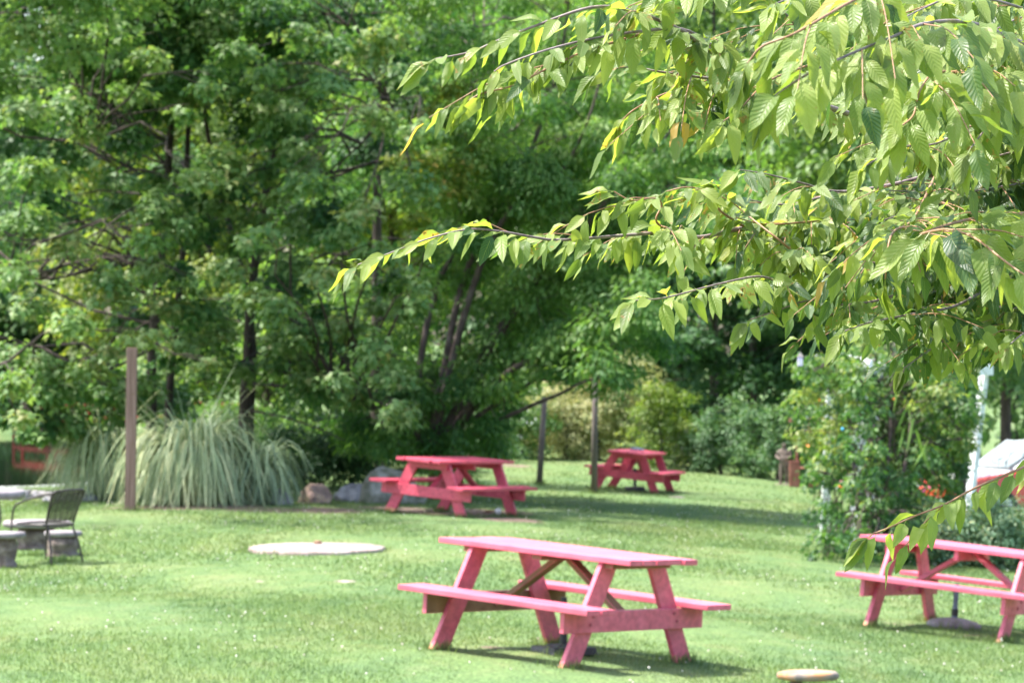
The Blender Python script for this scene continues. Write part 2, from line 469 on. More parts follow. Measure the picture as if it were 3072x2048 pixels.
M['orangeflower'] = leaf_mat('orange_trumpet', [(0, (.80, .22, .05)), (1, (.85, .42, .16))], mix=.3, tint=(1, .8, .6))
M['pinkflower'] = leaf_mat('magenta_flower', [(0, (.70, .06, .22)), (1, (.75, .16, .34))], mix=.3, tint=(1, .7, .8))
M['whiteflower'] = leaf_mat('white_blossom', [(0, (.62, .62, .62)), (1, (.85, .85, .87))], mix=.25, tint=(.9, .9, .9))

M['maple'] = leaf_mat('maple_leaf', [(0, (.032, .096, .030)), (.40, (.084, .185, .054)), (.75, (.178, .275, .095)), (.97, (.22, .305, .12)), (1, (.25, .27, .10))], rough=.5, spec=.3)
M['maple_yellow'] = leaf_mat('yellowing_maple_leaf', [(0, (.05, .12, .02)), (.5, (.12, .20, .03)), (.9, (.24, .26, .045)), (1, (.40, .28, .06))], mix=.5)
M['locust'] = leaf_mat('bright_feathery_leaf', [(0, (.050, .140, .040)), (.5, (.125, .250, .065)), (1, (.23, .34, .10))], mix=.5)
M['far_green'] = leaf_mat('far_tree_leaf', [(0, (.065, .145, .040)), (.5, (.125, .225, .060)), (1, (.21, .29, .085))], mix=.48)
M['far_dark'] = leaf_mat('dark_tree_leaf', [(0, (.028, .082, .034)), (.5, (.066, .150, .055)), (.85, (.12, .215, .078)), (1, (.19, .27, .10))], mix=.35)
M['far_yellow'] = leaf_mat('sunlit_yellow_green_leaf', [(0, (.07, .13, .025)), (.5, (.13, .20, .035)), (1, (.24, .27, .06))], mix=.5)
M['vine'] = leaf_mat('vine_leaf', [(0, (.026, .080, .032)), (.45, (.062, .145, .042)), (.8, (.115, .20, .055)), (1, (.22, .26, .075))], mix=.45)
M['cream'] = leaf_mat('cream_flowering_leaf', [(0, (.07, .13, .035)), (.35, (.14, .20, .06)), (.55, (.34, .36, .16)), (1, (.55, .52, .28))], mix=.4, tint=(1.1, 1.1, .8))
M['silver'] = leaf_mat('silvery_dry_leaf', [(0, (.16, .17, .14)), (1, (.42, .42, .38))], mix=.3, tint=(1, 1, 1))
M['hedge'] = leaf_mat('blue_green_hedge_leaf', [(0, (.06, .14, .08)), (.5, (.12, .22, .13)), (.85, (.19, .29, .16)), (1, (.38, .40, .19))], mix=.35)
M['pod'] = leaf_mat('long_green_pod', [(0, (.13, .24, .05)), (1, (.22, .33, .08))], mix=.3)

# variegated ornamental grass: white stripes along the blade
m, nt, out = new_mat('striped_grass_blade')
tc = nt.nodes.new('ShaderNodeUVMap'); sx = nt.nodes.new('ShaderNodeSeparateXYZ'); nt.links.new(tc.outputs[0], sx.inputs[0])
ab = mathn(nt, 'ABSOLUTE', mathn(nt, 'SUBTRACT', sx.outputs['X'], .5))
stripe = ramp(nt, [(.14, (.80, .82, .62)), (.24, (.13, .21, .10)), (.36, (.11, .19, .09)), (.42, (.72, .75, .55))]); nt.links.new(ab, stripe.inputs['Fac'])
at = N(nt, 'ShaderNodeAttribute', attribute_name='rnd'); vr = ramp(nt, [(0, (.28, .38, .33)), (.5, (.60, .70, .52)), (1, (1.15, 1.08, .85))]); nt.links.new(at.outputs['Fac'], vr.inputs['Fac'])
oi = nt.nodes.new('ShaderNodeObjectInfo')
col = mixc(nt, 1.0, stripe.outputs['Color'], vr.outputs['Color'], 'MULTIPLY')
p = N(nt, 'ShaderNodeBsdfPrincipled', Roughness=.45); nt.links.new(col, p.inputs['Base Color'])
t = N(nt, 'ShaderNodeBsdfTranslucent'); nt.links.new(col, t.inputs['Color'])
ms = N(nt, 'ShaderNodeMixShader', Fac=.35); nt.links.new(p.outputs[0], ms.inputs[1]); nt.links.new(t.outputs[0], ms.inputs[2]); nt.links.new(ms.outputs[0], out.inputs['Surface'])
M['stripe'] = m

# cherry leaf: veins in relief, insect freckles, glossy above, light passes through
def cherry_mat(name, lo, mid, hi):
    m, nt, out = new_mat(name)
    uv = nt.nodes.new('ShaderNodeUVMap'); sx = nt.nodes.new('ShaderNodeSeparateXYZ'); nt.links.new(uv.outputs[0], sx.inputs[0])
    u = mathn(nt, 'ABSOLUTE', mathn(nt, 'SUBTRACT', sx.outputs['X'], .5))          # 0 at the midrib
    at = N(nt, 'ShaderNodeAttribute', attribute_name='rnd')
    oi = nt.nodes.new('ShaderNodeObjectInfo')
    ph = mathn(nt, 'ADD', at.outputs['Fac'], oi.outputs['Random'])
    ph = mathn(nt, 'FRACT', ph)
    r = ramp(nt, [(0, lo), (.45, mid), (.992, hi), (1, (.42, .26, .07))]); nt.links.new(ph, r.inputs['Fac'])
    vv = mathn(nt, 'MULTIPLY', mathn(nt, 'SUBTRACT', sx.outputs['Y'], mathn(nt, 'MULTIPLY', u, .42)), 11.0)
    w = mathn(nt, 'ABSOLUTE', mathn(nt, 'SUBTRACT', mathn(nt, 'FRACT', vv), .5))     # 0..0.5 between lateral veins
    vein = mathn(nt, 'SUBTRACT', 1.0, mathn(nt, 'MULTIPLY', w, 9.0), clamp=True)
    rib = mathn(nt, 'SUBTRACT', 1.0, mathn(nt, 'MULTIPLY', u, 34.0), clamp=True)
    vm = mathn(nt, 'MAXIMUM', mathn(nt, 'MULTIPLY', vein, .55), rib)
    col = mixc(nt, mathn(nt, 'MULTIPLY', vm, .55), r.outputs['Color'], (.30, .36, .12))
    sp = noise(nt, 75, 2, coord='Object'); sp2 = noise(nt, 9, 2, coord='Object')
    sm = mathn(nt, 'MULTIPLY', sp.outputs['Fac'], sp2.outputs['Fac'])
    spr = ramp(nt, [(.37, (0, 0, 0)), (.41, (1, 1, 1))]); nt.links.new(sm, spr.inputs['Fac'])
    col = mixc(nt, spr.outputs['Color'], col, (.30, .20, .07))
    p = N(nt, 'ShaderNodeBsdfPrincipled', Roughness=.42); p.inputs['Specular IOR Level'].default_value = .38
    nt.links.new(col, p.inputs['Base Color'])
    hgt = mathn(nt, 'SUBTRACT', mathn(nt, 'MULTIPLY', w, 1.0), mathn(nt, 'MULTIPLY', rib, .8))
    b = N(nt, 'ShaderNodeBump', Strength=.55, Distance=.0022); nt.links.new(hgt, b.inputs['Height']); nt.links.new(b.outputs[0], p.inputs['Normal'])
    t = N(nt, 'ShaderNodeBsdfTranslucent'); nt.links.new(mixc(nt, 1.0, col, (1.38, 1.38, .46), 'MULTIPLY'), t.inputs['Color'])
    ms = N(nt, 'ShaderNodeMixShader', Fac=.55); nt.links.new(p.outputs[0], ms.inputs[1]); nt.links.new(t.outputs[0], ms.inputs[2]); hr = ramp(nt, [(.435, (0, 0, 0)), (.455, (1, 1, 1))]); nt.links.new(sm, hr.inputs['Fac'])
    tr = nt.nodes.new('ShaderNodeBsdfTransparent'); mh = nt.nodes.new('ShaderNodeMixShader'); nt.links.new(hr.outputs['Color'], mh.inputs[0])
    nt.links.new(ms.outputs[0], mh.inputs[1]); nt.links.new(tr.outputs[0], mh.inputs[2]); nt.links.new(mh.outputs[0], out.inputs['Surface'])
    return m
M['cherry'] = cherry_mat('cherry_leaf', (.110, .175, .052), (.200, .275, .080), (.310, .370, .110))
M['cherry_dark'] = cherry_mat('shaded_cherry_leaf', (.030, .078, .034), (.055, .115, .042), (.10, .17, .055))  # copy of the cherry leaf, darkened for shade inside the crown

# ------------------------------------------------------------------ ground, water
SOIL = []      # (x, y, rx, ry, strength)
def soil_np(x, y):
    s = np.zeros_like(x)
    for a, b_, rx, ry, k in SOIL:
        s = np.maximum(s, k * np.clip(1.35 - np.sqrt(((x - a) / rx) ** 2 + ((y - b_) / ry) ** 2), 0, 1))
    return s
for px, py, rx, ry, k in ((1330, 1532, 1.0, .55, 1.0), (1530, 1560, .55, .3, .9), (1170, 1520, .7, .4, .7), (985, 1530, .6, .45, .8), (1470, 1535, .9, .4, .75),
                          (1590, 1921, .32, .16, .75), (1480, 1945, .3, .16, .6), (2095, 1722, .14, .10, .9), (2700, 1870, .4, .2, .5), (2960, 1905, .5, .2, .5),
                          (2160, 1510, .35, .3, .6), (2240, 1518, .4, .3, .6), (860, 1530, 1.6, .35, .55), (560, 1520, 1.4, .4, .8)):
    g = G(px, py); SOIL.append((g.x, g.y, rx, ry * (2.4 if py < 1600 and px < 1700 else 1), k * 1.1))
_p = G(1600, 1400); SOIL.append((_p.x - .6, _p.y, .9, .9, .7))

def axis(lo, a, b, hi, step, n):
    return np.concatenate([np.geomspace(a - lo + 1, 1, n)[:-1] * -1 + a + 1, np.arange(a, b, step), b - 1 + np.geomspace(1, hi - b + 1, n)])
xs = axis(-450, -17, 15, 450, .2, 12); ys = axis(-60, 12, 92, 900, .3, 14)
X, Y = np.meshgrid(xs, ys)
rs = np.random.default_rng(3)
Z = ground_np(X, Y)
inside = (np.abs(X) < 17) & (Y < 90)
Z = Z + np.where(inside, rs.normal(size=Z.shape) * .004, 0) + .02 * np.sin(X * 1.3 + Y * .4) * np.sin(Y * .7 + 1)
nx, ny = len(xs), len(ys)
idx = np.arange(nx * ny).reshape(ny, nx)
F = np.stack([idx[:-1, :-1], idx[:-1, 1:], idx[1:, 1:], idx[1:, :-1]], -1).reshape(-1, 4)
V = np.stack([X, Y, Z], -1).reshape(-1, 3)
rp = pond_r(X, Y).ravel()
grav = np.clip((1.16 - rp) / .05, 0, 1) * (Y.ravel() < 56) * (X.ravel() < -5.5)
lawn = ob('lawn', mesh_np('lawn', V, F, M['ground'], smooth=True, extra={'soil': soil_np(X.ravel(), Y.ravel()), 'gravel': grav}))
tag(lawn, 'sunlit green lawn sloping gently down to the right', kind='structure')

th = np.linspace(0, 2 * math.pi, 65)[:-1]
_pc, _ps = np.cos(th), np.sin(th); _q = 1.07 / (np.abs(_pc) ** 3 + np.abs(_ps) ** 3) ** (1 / 3)
WV = np.stack([PX + _q * PRX * _pc, PY + _q * PRY * _ps, np.full(64, WATER_Z)], 1)
WV = np.concatenate([[[PX, PY, WATER_Z]], WV])
WF = np.array([(0, 1 + i, 1 + (i + 1) % 64) for i in range(64)])
tag(ob('pond_water', mesh_np('pond_water', WV, WF, M['water'])), 'dark still pond water beside the lawn', kind='structure')

# grass blades
rng = np.random.default_rng(11)
TB = (np.array([(-.5, 0, 0), (.5, 0, 0), (0, 1, 0)]), np.array([(0, 1, 2)]))
def blades(n, d0, d1, h, w, margin=.215):
    d = np.sqrt(rng.random(n) * (d1 ** 2 - d0 ** 2) + d0 ** 2)
    x = rng.uniform(-margin, margin, n) * d
    keep = (pond_r(x, d) > 1.12)
    keep &= rng.random(n) > soil_np(x, d) * 1.15
    keep &= ((x - SLAB.x) / .74) ** 2 + ((d - SLAB.y) / .74) ** 2 > 1
    x, d = x[keep], d[keep]; n = len(x)
    z = ground_np(x, d) - .004
    a = rng.uniform(0, math.pi * 2, n); lean = rng.normal(size=(n, 2)) * .38
    hh = h * rng.uniform(.5, 1.25, n); ww = w * rng.uniform(.6, 1.3, n)
    sx_, sy_ = np.cos(a) * ww / 2, np.sin(a) * ww / 2
    P0 = np.stack([x - sx_, d - sy_, z], 1); P1 = np.stack([x + sx_, d + sy_, z], 1)
    P2 = np.stack([x + lean[:, 0] * hh, d + lean[:, 1] * hh, z + hh], 1)
    V = np.stack([P0, P1, P2], 1).reshape(-1, 3)
    return V, np.repeat(rng.random(n), 3)
SLAB = G(948, 1650)
def TR(yaw, a, b): return Matrix.Rotation(yaw, 4, 'Z') @ Matrix.Rotation(a, 4, 'X') @ Matrix.Rotation(b, 4, 'Y')
def tufts():
    """longer unmown grass round the table feet and the posts"""
    sp = []
    for (lx, ly, lz), rot in (((.338, 20.33, CZ - 2.22), TR(-.771, -.04, .038)), ((-.803, 38.98, CZ - 2.374), TR(.996, .07, .034)), ((2.266, 54.4, CZ - 2.874), TR(1.279, .10, .027)), ((3.903, 25.1, CZ - 2.544), TR(-.603, -.06, .07))):
        for ax in (-.618, .618):
            for ay in (-.585, .585):
                v = Matrix.Translation((lx, ly, lz)) @ rot @ Vector((ax, ay, 0)); sp.append((v.x, v.y, .10, 170))
    for px, py in ((393, 1533), (1617, 1452), (1782, 1480), (1690, 1968), (2862, 1884), (2425, 2060), (188, 1684), (110, 1668)):
        v = G(px, py); sp.append((v.x, v.y, .14, 200))
    P = []
    for a_, b_, rr_, n_ in sp:
        t_ = rng.uniform(0, 2 * math.pi, n_); q = np.abs(rng.normal(size=n_)) * rr_ * .8 + .03
        P.append(np.stack([a_ + np.cos(t_) * q, b_ + np.sin(t_) * q], 1))
    t_ = rng.uniform(0, 2 * math.pi, 260); q = .76 + rng.random(260) * .07; P.append(np.stack([SLAB.x + np.cos(t_) * q, SLAB.y + np.sin(t_) * q], 1))
    P = np.concatenate(P); n = len(P); z = ground_np(P[:, 0], P[:, 1]) - .005
    a = rng.uniform(0, math.pi * 2, n); h = rng.uniform(.045, .105, n); ln = rng.normal(size=(n, 2)) * .35
    d0 = np.stack([np.cos(a), np.sin(a), a * 0], 1) * .005
    b0 = np.concatenate([P, z[:, None]], 1); tip = b0 + np.stack([ln[:, 0] * h, ln[:, 1] * h, h], 1)
    return np.stack([b0 - d0, b0 + d0, tip], 1).reshape(-1, 3), np.repeat(rng.random(n), 3)
Vs, Rs = zip(blades(150000, 14.5, 26, .030, .007), blades(130000, 26, 42, .034, .012), blades(60000, 42, 74, .045, .022), tufts())
V = np.concatenate(Vs); R_ = np.concatenate(Rs)
tag(ob('grass', mesh_np('grass', V, np.arange(len(V)).reshape(-1, 3), M['grass'], rnd=R_)), 'short mown grass blades covering the lawn', 'grass', kind='stuff')

# clover flowers
n = 2700
d = np.sqrt(rng.random(n) * (46 ** 2 - 15 ** 2) + 15 ** 2); x = rng.uniform(-.2, .2, n) * d
k = np.sin(x * 1.1 + 1) * np.sin(d * .8) + rng.normal(size=n) * .5 > .1
x, d = x[k], d[k]; n = len(x); z = ground_np(x, d) + .03 + rng.random(n) * .02
OC = (np.array([(1, 0, 0), (0, 1, 0), (-1, 0, 0), (0, -1, 0), (0, 0, 1), (0, 0, -.8)], float), np.array([(0, 1, 4), (1, 2, 4), (2, 3, 4), (3, 0, 4), (1, 0, 5), (2, 1, 5), (3, 2, 5), (0, 3, 5)]))
V, F, ids = place_template(OC, np.stack([x, d, z], 1), unit(rng.normal(size=(n, 3))), unit(rng.normal(size=(n, 3))), rng.uniform(.005, .0105, n))
tag(ob('clover_flower', mesh_np('clover_flower', V, F, M['clover'], rnd=rng.random(n)[ids])), 'tiny white clover flowers scattered through the lawn', 'flower', kind='stuff')

# ------------------------------------------------------------------ picnic tables
def picnic_table(loc, rot, paint, label, flat_cleat, seed):
    r = random.Random(seed)
    root = empty('picnic_table', loc, label, 'picnic table', 'pink wooden picnic tables on the lawn')
    root.rotation_mode = 'XYZ'; root.matrix_world = Matrix.Translation(loc) @ rot
    mats = [paint, M['rawwood']]
    L = 1.83
    for i in range(5):
        y = (i - 2) * .138
        e = r.uniform(-.014, .014)
        b = MB().box((e, y, .731 + r.uniform(-.002, .002)), (L + r.uniform(-.03, .015), .1285, .038))
        ob('tabletop_board', b.mesh('tabletop_board', mats, .005), root)
    for s in (-1, 1):
        for q in (.545, .683):
            b = MB().box((r.uniform(-.012, .012), s * q, .411 + r.uniform(-.002, .002)), (L + r.uniform(-.02, .01), .132, .038))
            ob('bench_board', b.mesh('bench_board', mats, .005), root)
    for sx in (-1, 1):
        X0 = sx * .618
        for sy in (-1, 1):
            a = Vector((X0, sy * .235, .712)); c = Vector((X0, sy * .585, 0.0))
            # leg cut level at both ends
            t = .074
            dy = (c.y - a.y) / (a.z - c.z)
            w = t * math.sqrt(1 + dy * dy)
            v = []
            for zz, yy in ((0.0, c.y), (.712, a.y)):
                for xx in (-.019, .019):
                    v += [(X0 + xx, yy - w, zz), (X0 + xx, yy + w, zz)]
            b = MB().add(v, [(0, 1, 3, 2), (4, 6, 7, 5), (0, 4, 5, 1), (2, 3, 7, 6), (0, 2, 6, 4), (1, 5, 7, 3)])
            lg = ob('leg', b.mesh('leg', mats, .004), root)
            for zz in (.30, .355):
                yb = c.y + (a.y - c.y) * zz / .712 + r.uniform(-.02, .02)
                bb = MB().tube([(X0 + sx * .056, yb, zz), (X0 + sx * .066, yb, zz)], .011, 8)
                ob('bolt', bb.mesh('bolt', M['bolt']), lg)
        # seat beam on the outer face, its inner face left bare on the first table
        b = MB().box((sx * .657, 0, .318), (.038, 1.42, .142), inner=((5 if sx > 0 else 3), 1) if flat_cleat else None)
        ob('seat_beam', b.mesh('seat_beam', mats, .004), root)
        if flat_cleat: b = MB().box((sx * .665, 0, .691), (.09, .60, .036), mi=1)
        else: b = MB().box((sx * .657, 0, .668), (.038, .62, .086))
        ob('cleat', b.mesh('cleat', mats, .003), root)
        # diagonal brace from the middle cleat to the beam
        p0 = Vector((sx * .035, 0, .69)); p1 = Vector((sx * .625, 0, .30)); dd = p1 - p0
        Rm = Matrix.Rotation(-math.atan2(dd.z, dd.x), 4, 'Y')
        b = MB().box((p0 + p1) / 2, (dd.length, .086, .038), Rm, mi=1 if flat_cleat else 0)
        ob('brace', b.mesh('brace', mats, .003), root)
    b = MB().box((0, 0, .691), (.09, .60, .036), mi=1) if flat_cleat else MB().box((0, 0, .668), (.038, .62, .086))
    ob('cleat', b.mesh('cleat', mats, .003), root)
    return root

picnic_table((.338, 20.33, CZ - 2.220), TR(-.771, -.04, .038), M['pink'], 'bright pink picnic table nearest the camera, in full sun on the open lawn', True, 1)
picnic_table((-.803, 38.98, CZ - 2.374), TR(.996, .07, .034), M['crimson'], 'pink picnic table in shade on bare earth beside the boulders', False, 2)
picnic_table((2.266, 54.4, CZ - 2.874), TR(1.279, .10, .027), M['crimson'], 'farthest pink picnic table, standing behind the thin grey post', False, 3)
picnic_table((3.903, 25.1, CZ - 2.544), TR(-.603, -.06, .07), M['pink'], 'pink picnic table cut off by the right edge, in front of the vine arbour', False, 4)

def on(px, py): return G(px, py)
# umbrella base under the first table
p = on(1690, 1962)
u = empty('umbrella_stand', p, 'square black umbrella base with a short pole under the nearest pink table', 'umbrella base', 'umbrella bases under the tables', (-.04, .04, .5))
ob('base_plate', MB().box((0, 0, .03), (.36, .36, .055), taper=.93).mesh('base_plate', M['black'], .008), u)
ob('base_rib', MB().box((0, 0, .066), (.20, .20, .016), taper=.8).mesh('base_rib', M['black'], .004), u)
ob('pole', MB().tube([(0, 0, .07), (0, 0, .30), (0, 0, .31), (0, 0, .40)], [.027, .027, .022, .022], 14).mesh('pole', M['black'], smooth=False), u)
p = on(2862, 1880)
u = empty('umbrella_stand', p, 'round grey stone umbrella base with a dark tube beside the right-hand pink table', 'umbrella base', 'umbrella bases under the tables', (0, .07, .2))
prof = [(.235, 0), (.24, .03), (.20, .055), (.12, .075), (.04, .085)]
b = MB(); nn = 24
V = [(q[0] * math.cos(2 * math.pi * i / nn), q[0] * math.sin(2 * math.pi * i / nn), q[1]) for q in prof for i in range(nn)]
Fc = [(j * nn + i, j * nn + (i + 1) % nn, (j + 1) * nn + (i + 1) % nn, (j + 1) * nn + i) for j in range(len(prof) - 1) for i in range(nn)] + [tuple(range((len(prof) - 1) * nn, len(prof) * nn))]
ob('base_disc', b.add(V, Fc).mesh('base_disc', M['stone'], smooth=True), u)
ob('pole', MB().tube([(0, 0, .08), (0, 0, .17), (0, 0, .172), (0, 0, .38)], [.027, .027, .023, .023], 14).mesh('pole', M['bluegrey'], smooth=False), u)
ob('clamp_collar', MB().tube([(0, 0, .10), (0, 0, .16)], .031, 14).mesh('clamp_collar', M['black']), u)
# blue grey thing on the far table
Rt = Matrix.Translation((2.266, 54.4, CZ - 2.874)) @ TR(1.279, .10, .027)
t = ob('serving_tray', MB().box((0, 0, .018), (.30, .20, .03), taper=1.05).box((0, 0, .036), (.22, .12, .012)).mesh('serving_tray', M['bluegrey'], .006))
t.matrix_world = Rt @ Matrix.Translation((.45, .12, .752)); tag(t, 'flat blue-grey tray lying on top of the farthest table', 'tray')
p = Vector((2.30, 54.5, gz(2.30, 54.5)))
u = empty('umbrella_stand', p, 'black umbrella base hidden under the farthest table', 'umbrella base', 'umbrella bases under the tables')
ob('base_plate', MB().box((0, 0, .04), (.40, .40, .07), taper=.9).mesh('base_plate', M['black'], .008), u)
ob('pole', MB().tube([(0, 0, .07), (0, 0, .42)], .03, 12).mesh('pole', M['black']), u)

# white cup and brown scrap on the ground
p = on(1494, 1543)
b = MB().tube([(0, 0, .0), (.0, 0, .02), (0, 0, .05), (0, 0, .075), (0, 0, .085)], [.02, .038, .045, .034, .012], 14)
tag(ob('ball', b.mesh('ball', M['plain_white'], smooth=True), loc=p), 'small white ball on the bare earth by the shaded pink table', 'ball')
p = on(1473, 1537)
tag(ob('bark_piece', MB().box((0, 0, .02), (.16, .06, .035), Matrix.Rotation(.2, 3, 'Z')).mesh('bark_piece', M['rawwood'], .006), loc=p), 'short brown piece of wood lying beside the white ball', 'wood')

# ------------------------------------------------------------------ stones
from mathutils import noise as mnoise
def rock(name, loc, size, mat, label, cat, seed, flat_bottom=.25, jag=.28, rotz=0, group=None):
    import bmesh
    b = bmesh.new(); bmesh.ops.create_icosphere(b, subdivisions=4, radius=1)
    off = Vector((seed * 7.3, seed * 3.1, seed * 1.7))
    for v in b.verts:
        n0 = v.co.copy()
        k = 1 + jag * mnoise.noise(n0 * 1.1 + off) + jag * .5 * mnoise.noise(n0 * 2.6 + off) + .05 * mnoise.noise(n0 * 7 + off)
        # facet
        c = n0 * k
        for j in range(5):
            dr = Vector((math.sin(j * 2.4 + seed), math.cos(j * 1.7 + seed * 2), math.sin(j * 1.1 + seed) * .8 + .2)).normalized()
            h = c.dot(dr)
            if h > .78: c -= dr * (h - .78) * .8
        if c.z < -flat_bottom: c.z = -flat_bottom
        v.co = Vector((c.x * size[0] / 2, c.y * size[1] / 2, (c.z + flat_bottom) * size[2] / (1 + flat_bottom)))
    me = bpy.data.meshes.new(name); b.to_mesh(me); b.free()
    me.materials.append(mat); me.polygons.foreach_set('use_smooth', [True] * len(me.polygons))
    o = ob(name, me, loc=loc, rot=(0, 0, rotz))
    return tag(o, label, cat, group)
BG = 'boulders along the planting bed'
p = on(1150, 1450); p = S(1160, 1445, 42.3); rock('boulder', Vector((p.x + .05, p.y, gz(p.x, p.y) - .05)), (1.10, .8, .56), M['boulder_mossy'], 'largest boulder, mossy grey, rising behind the shaded table', 'boulder', 3, group=BG, rotz=.3)
p = on(1066, 1503); rock('boulder', p - Vector((0, 0, .03)), (.60, .5, .29), M['boulder_pale'], 'pale grey boulder left of the shaded table', 'boulder', 5, group=BG, rotz=-.3)
p = on(946, 1508); rock('boulder', p - Vector((0, 0, .04)), (.52, .45, .29), M['boulder_brown'], 'brown boulder between the striped grass and the pale boulder', 'boulder', 8, group=BG)
p = on(838, 1512); rock('boulder', p - Vector((0, 0, .04)), (.44, .4, .26), M['boulder_pale'], 'grey boulder half covered by the right-hand striped grass', 'boulder', 11, group=BG)
p = on(1120, 1500); rock('boulder', Vector((p.x + .22, p.y + .6, gz(p.x + .22, p.y + .6) - .03)), (.3, .3, .14), M['boulder_mossy'], 'small dark stone peeping out behind the pale boulder', 'boulder', 14, group=BG)
for (px, py, w, dp, lab) in ((780, 1748, .20, .16, 'small flat tan stone in the grass, left of its pair below the round slab'), (1032, 1746, .26, .20, 'flat tan stone in the grass below the right end of the round slab'),
                             (2028, 1492, .40, .2, 'long flat tan stone in the lawn in front of the farthest table')):
    p = on(px, py); rock('flat_stone', p - Vector((0, 0, .012)), (w, dp, .034), M['concrete'], lab, 'stone', px % 17, .1, .2, .4, 'flat stones in the lawn')

# round slab with knob
u = empty('well_cover', SLAB, 'low round pale concrete slab with a small brown knob, lying in the lawn', 'slab')
nn = 48
prof = [(.73, -.03), (.73, .026), (.715, .036), (.35, .048), (.03, .052)]
rr = [1 + .02 * math.sin(i * 1.3) + .018 * math.sin(i * 2.9) + .015 * math.sin(i * .45) for i in range(nn)]
V = [(q[0] * rr[i] * math.cos(2 * math.pi * i / nn), q[0] * rr[i] * math.sin(2 * math.pi * i / nn), q[1]) for q in prof for i in range(nn)]
Fc = [(j * nn + i, j * nn + (i + 1) % nn, (j + 1) * nn + (i + 1) % nn, (j + 1) * nn + i) for j in range(len(prof) - 1) for i in range(nn)] + [tuple(range((len(prof) - 1) * nn, len(prof) * nn))]
ob('slab', MB().add(V, Fc).mesh('slab', M['concrete'], smooth=True), u)
ob('knob', MB().tube([(0, .3, .02), (0, .3, .07), (0, .3, .085)], [.045, .045, .03], 12).mesh('knob', M['rawwood'], smooth=False), u)

# stone stool at the lower edge
p = S(2425, 2010, 17.0); p.z = gz(p.x, p.y)
u = empty('stone_stool', p, 'small stone stool with an orange lichen seat slab at the bottom edge', 'stool')
topz = CZ - (2013 - 1011.2) / FPX * 17.0 - p.z
b = MB(); nn = 22
prof = [(.155, topz - .045), (.168, topz - .03), (.165, topz - .008), (.15, topz), (.02, topz + .003)]
V = [(q[0] * (1 + .07 * math.sin(i * 1.9) + .05 * math.sin(i * .7)) * math.cos(2 * math.pi * i / nn), q[0] * .8 * math.sin(2 * math.pi * i / nn), q[1]) for q in prof for i in range(nn)]
Fc = [(j * nn + i, j * nn + (i + 1) % nn, (j + 1) * nn + (i + 1) % nn, (j + 1) * nn + i) for j in range(len(prof) - 1) for i in range(nn)] + [tuple(range((len(prof) - 1) * nn, len(prof) * nn)), tuple(range(nn))[::-1]]
ob('seat_slab', b.add(V, Fc).mesh('seat_slab', M['lichen'], smooth=True), u)
o = rock('support_stone', (0, 0, 0), (.17, .16, max(.1, topz - .04)), M['rough_stone'], None, None, 4); o.parent = u; o.location = (-.06, 0, 0)

# ------------------------------------------------------------------ stone seats, table and chair on the left
def round_slab(r, z0, z1, sy=1.0, seed=0, nn=32):
    h = z1 - z0
    prof = [(r * .02, z0), (r * .93, z0), (r, z0 + h * .3), (r, z1 - h * .3), (r * .95, z1), (r * .03, z1 + .004)]
    V = [(q[0] * (1 + .03 * math.sin(i * .9 + seed) + .015 * math.sin(i * 2.3 + seed)) * math.cos(2 * math.pi * i / nn), sy * q[0] * math.sin(2 * math.pi * i / nn), q[1]) for q in prof for i in range(nn)]
    Fc = [(j * nn + i, j * nn + (i + 1) % nn, (j + 1) * nn + (i + 1) % nn, (j + 1) * nn + i) for j in range(len(prof) - 1) for i in range(nn)] + [tuple(range((len(prof) - 1) * nn, len(prof) * nn)), tuple(range(nn))[::-1]]
    return MB().add(V, Fc)
def drum(r0, rm, r1, h, seed, nn=26):
    prof = [(r0, 0), (r0 * 1.02, .04), (rm * .92, h * .22), (rm * 1.12, h * .5), (rm * 1.16, h * .7), (r1, h * .93), (r1 * .85, h)]
    V = [(q[0] * (1 + .06 * math.sin(i * 1.4 + seed + q[1] * 9)) * math.cos(2 * math.pi * i / nn), q[0] * (1 + .05 * math.sin(i * 2.1 + seed)) * math.sin(2 * math.pi * i / nn), q[1]) for q in prof for i in range(nn)]
    Fc = [(j * nn + i, j * nn + (i + 1) % nn, (j + 1) * nn + (i + 1) % nn, (j + 1) * nn + i) for j in range(len(prof) - 1) for i in range(nn)] + [tuple(range((len(prof) - 1) * nn, len(prof) * nn))]
    return MB().add(V, Fc)
SG = 'round stone seats about the stone table'
def stool(px, d, ytop, r, rp, label, seed, thick=.06):
    x = (px - 1536) / FPX * d; g = gz(x, d)
    zt = CZ - (ytop - 1011.2) / FPX * d - g
    u = empty('stone_stool', (x, d, g - .01), label, 'stool', SG)
    ob('seat_slab', round_slab(r, zt - thick, zt, .85, seed).mesh('seat_slab', M['stone'], smooth=True), u)
    ob('pedestal', drum(rp * 1.15, rp, rp * .95, zt - thick, seed).mesh('pedestal', M['rough_stone'], smooth=True), u)
stool(110, 31.9, 1558, .37, .20, 'wide stone stool behind the seat of the dark metal chair', 1, .07)
stool(188, 30.9, 1589, .20, .155, 'small stone stool seen between the rear legs of the dark metal chair', 2, .055)
stool(18, 29.5, 1592, .20, .10, 'stone stool cut by the left edge in front of the chair', 3, .06)
d = 32.6; x = -5.95; g = gz(x, d); zt = CZ - (1466 - 1011.2) / FPX * d - g
u = empty('stone_table', (x, d, g - .01), 'round pale stone table cut by the left edge, in front of the pond', 'table')
ob('table_top', round_slab(.50, zt - .09, zt, 1, 5, 48).mesh('table_top', M['stone'], smooth=True), u)
ob('pedestal', drum(.26, .20, .22, zt - .09, 6).mesh('pedestal', M['rough_stone'], smooth=True), u)

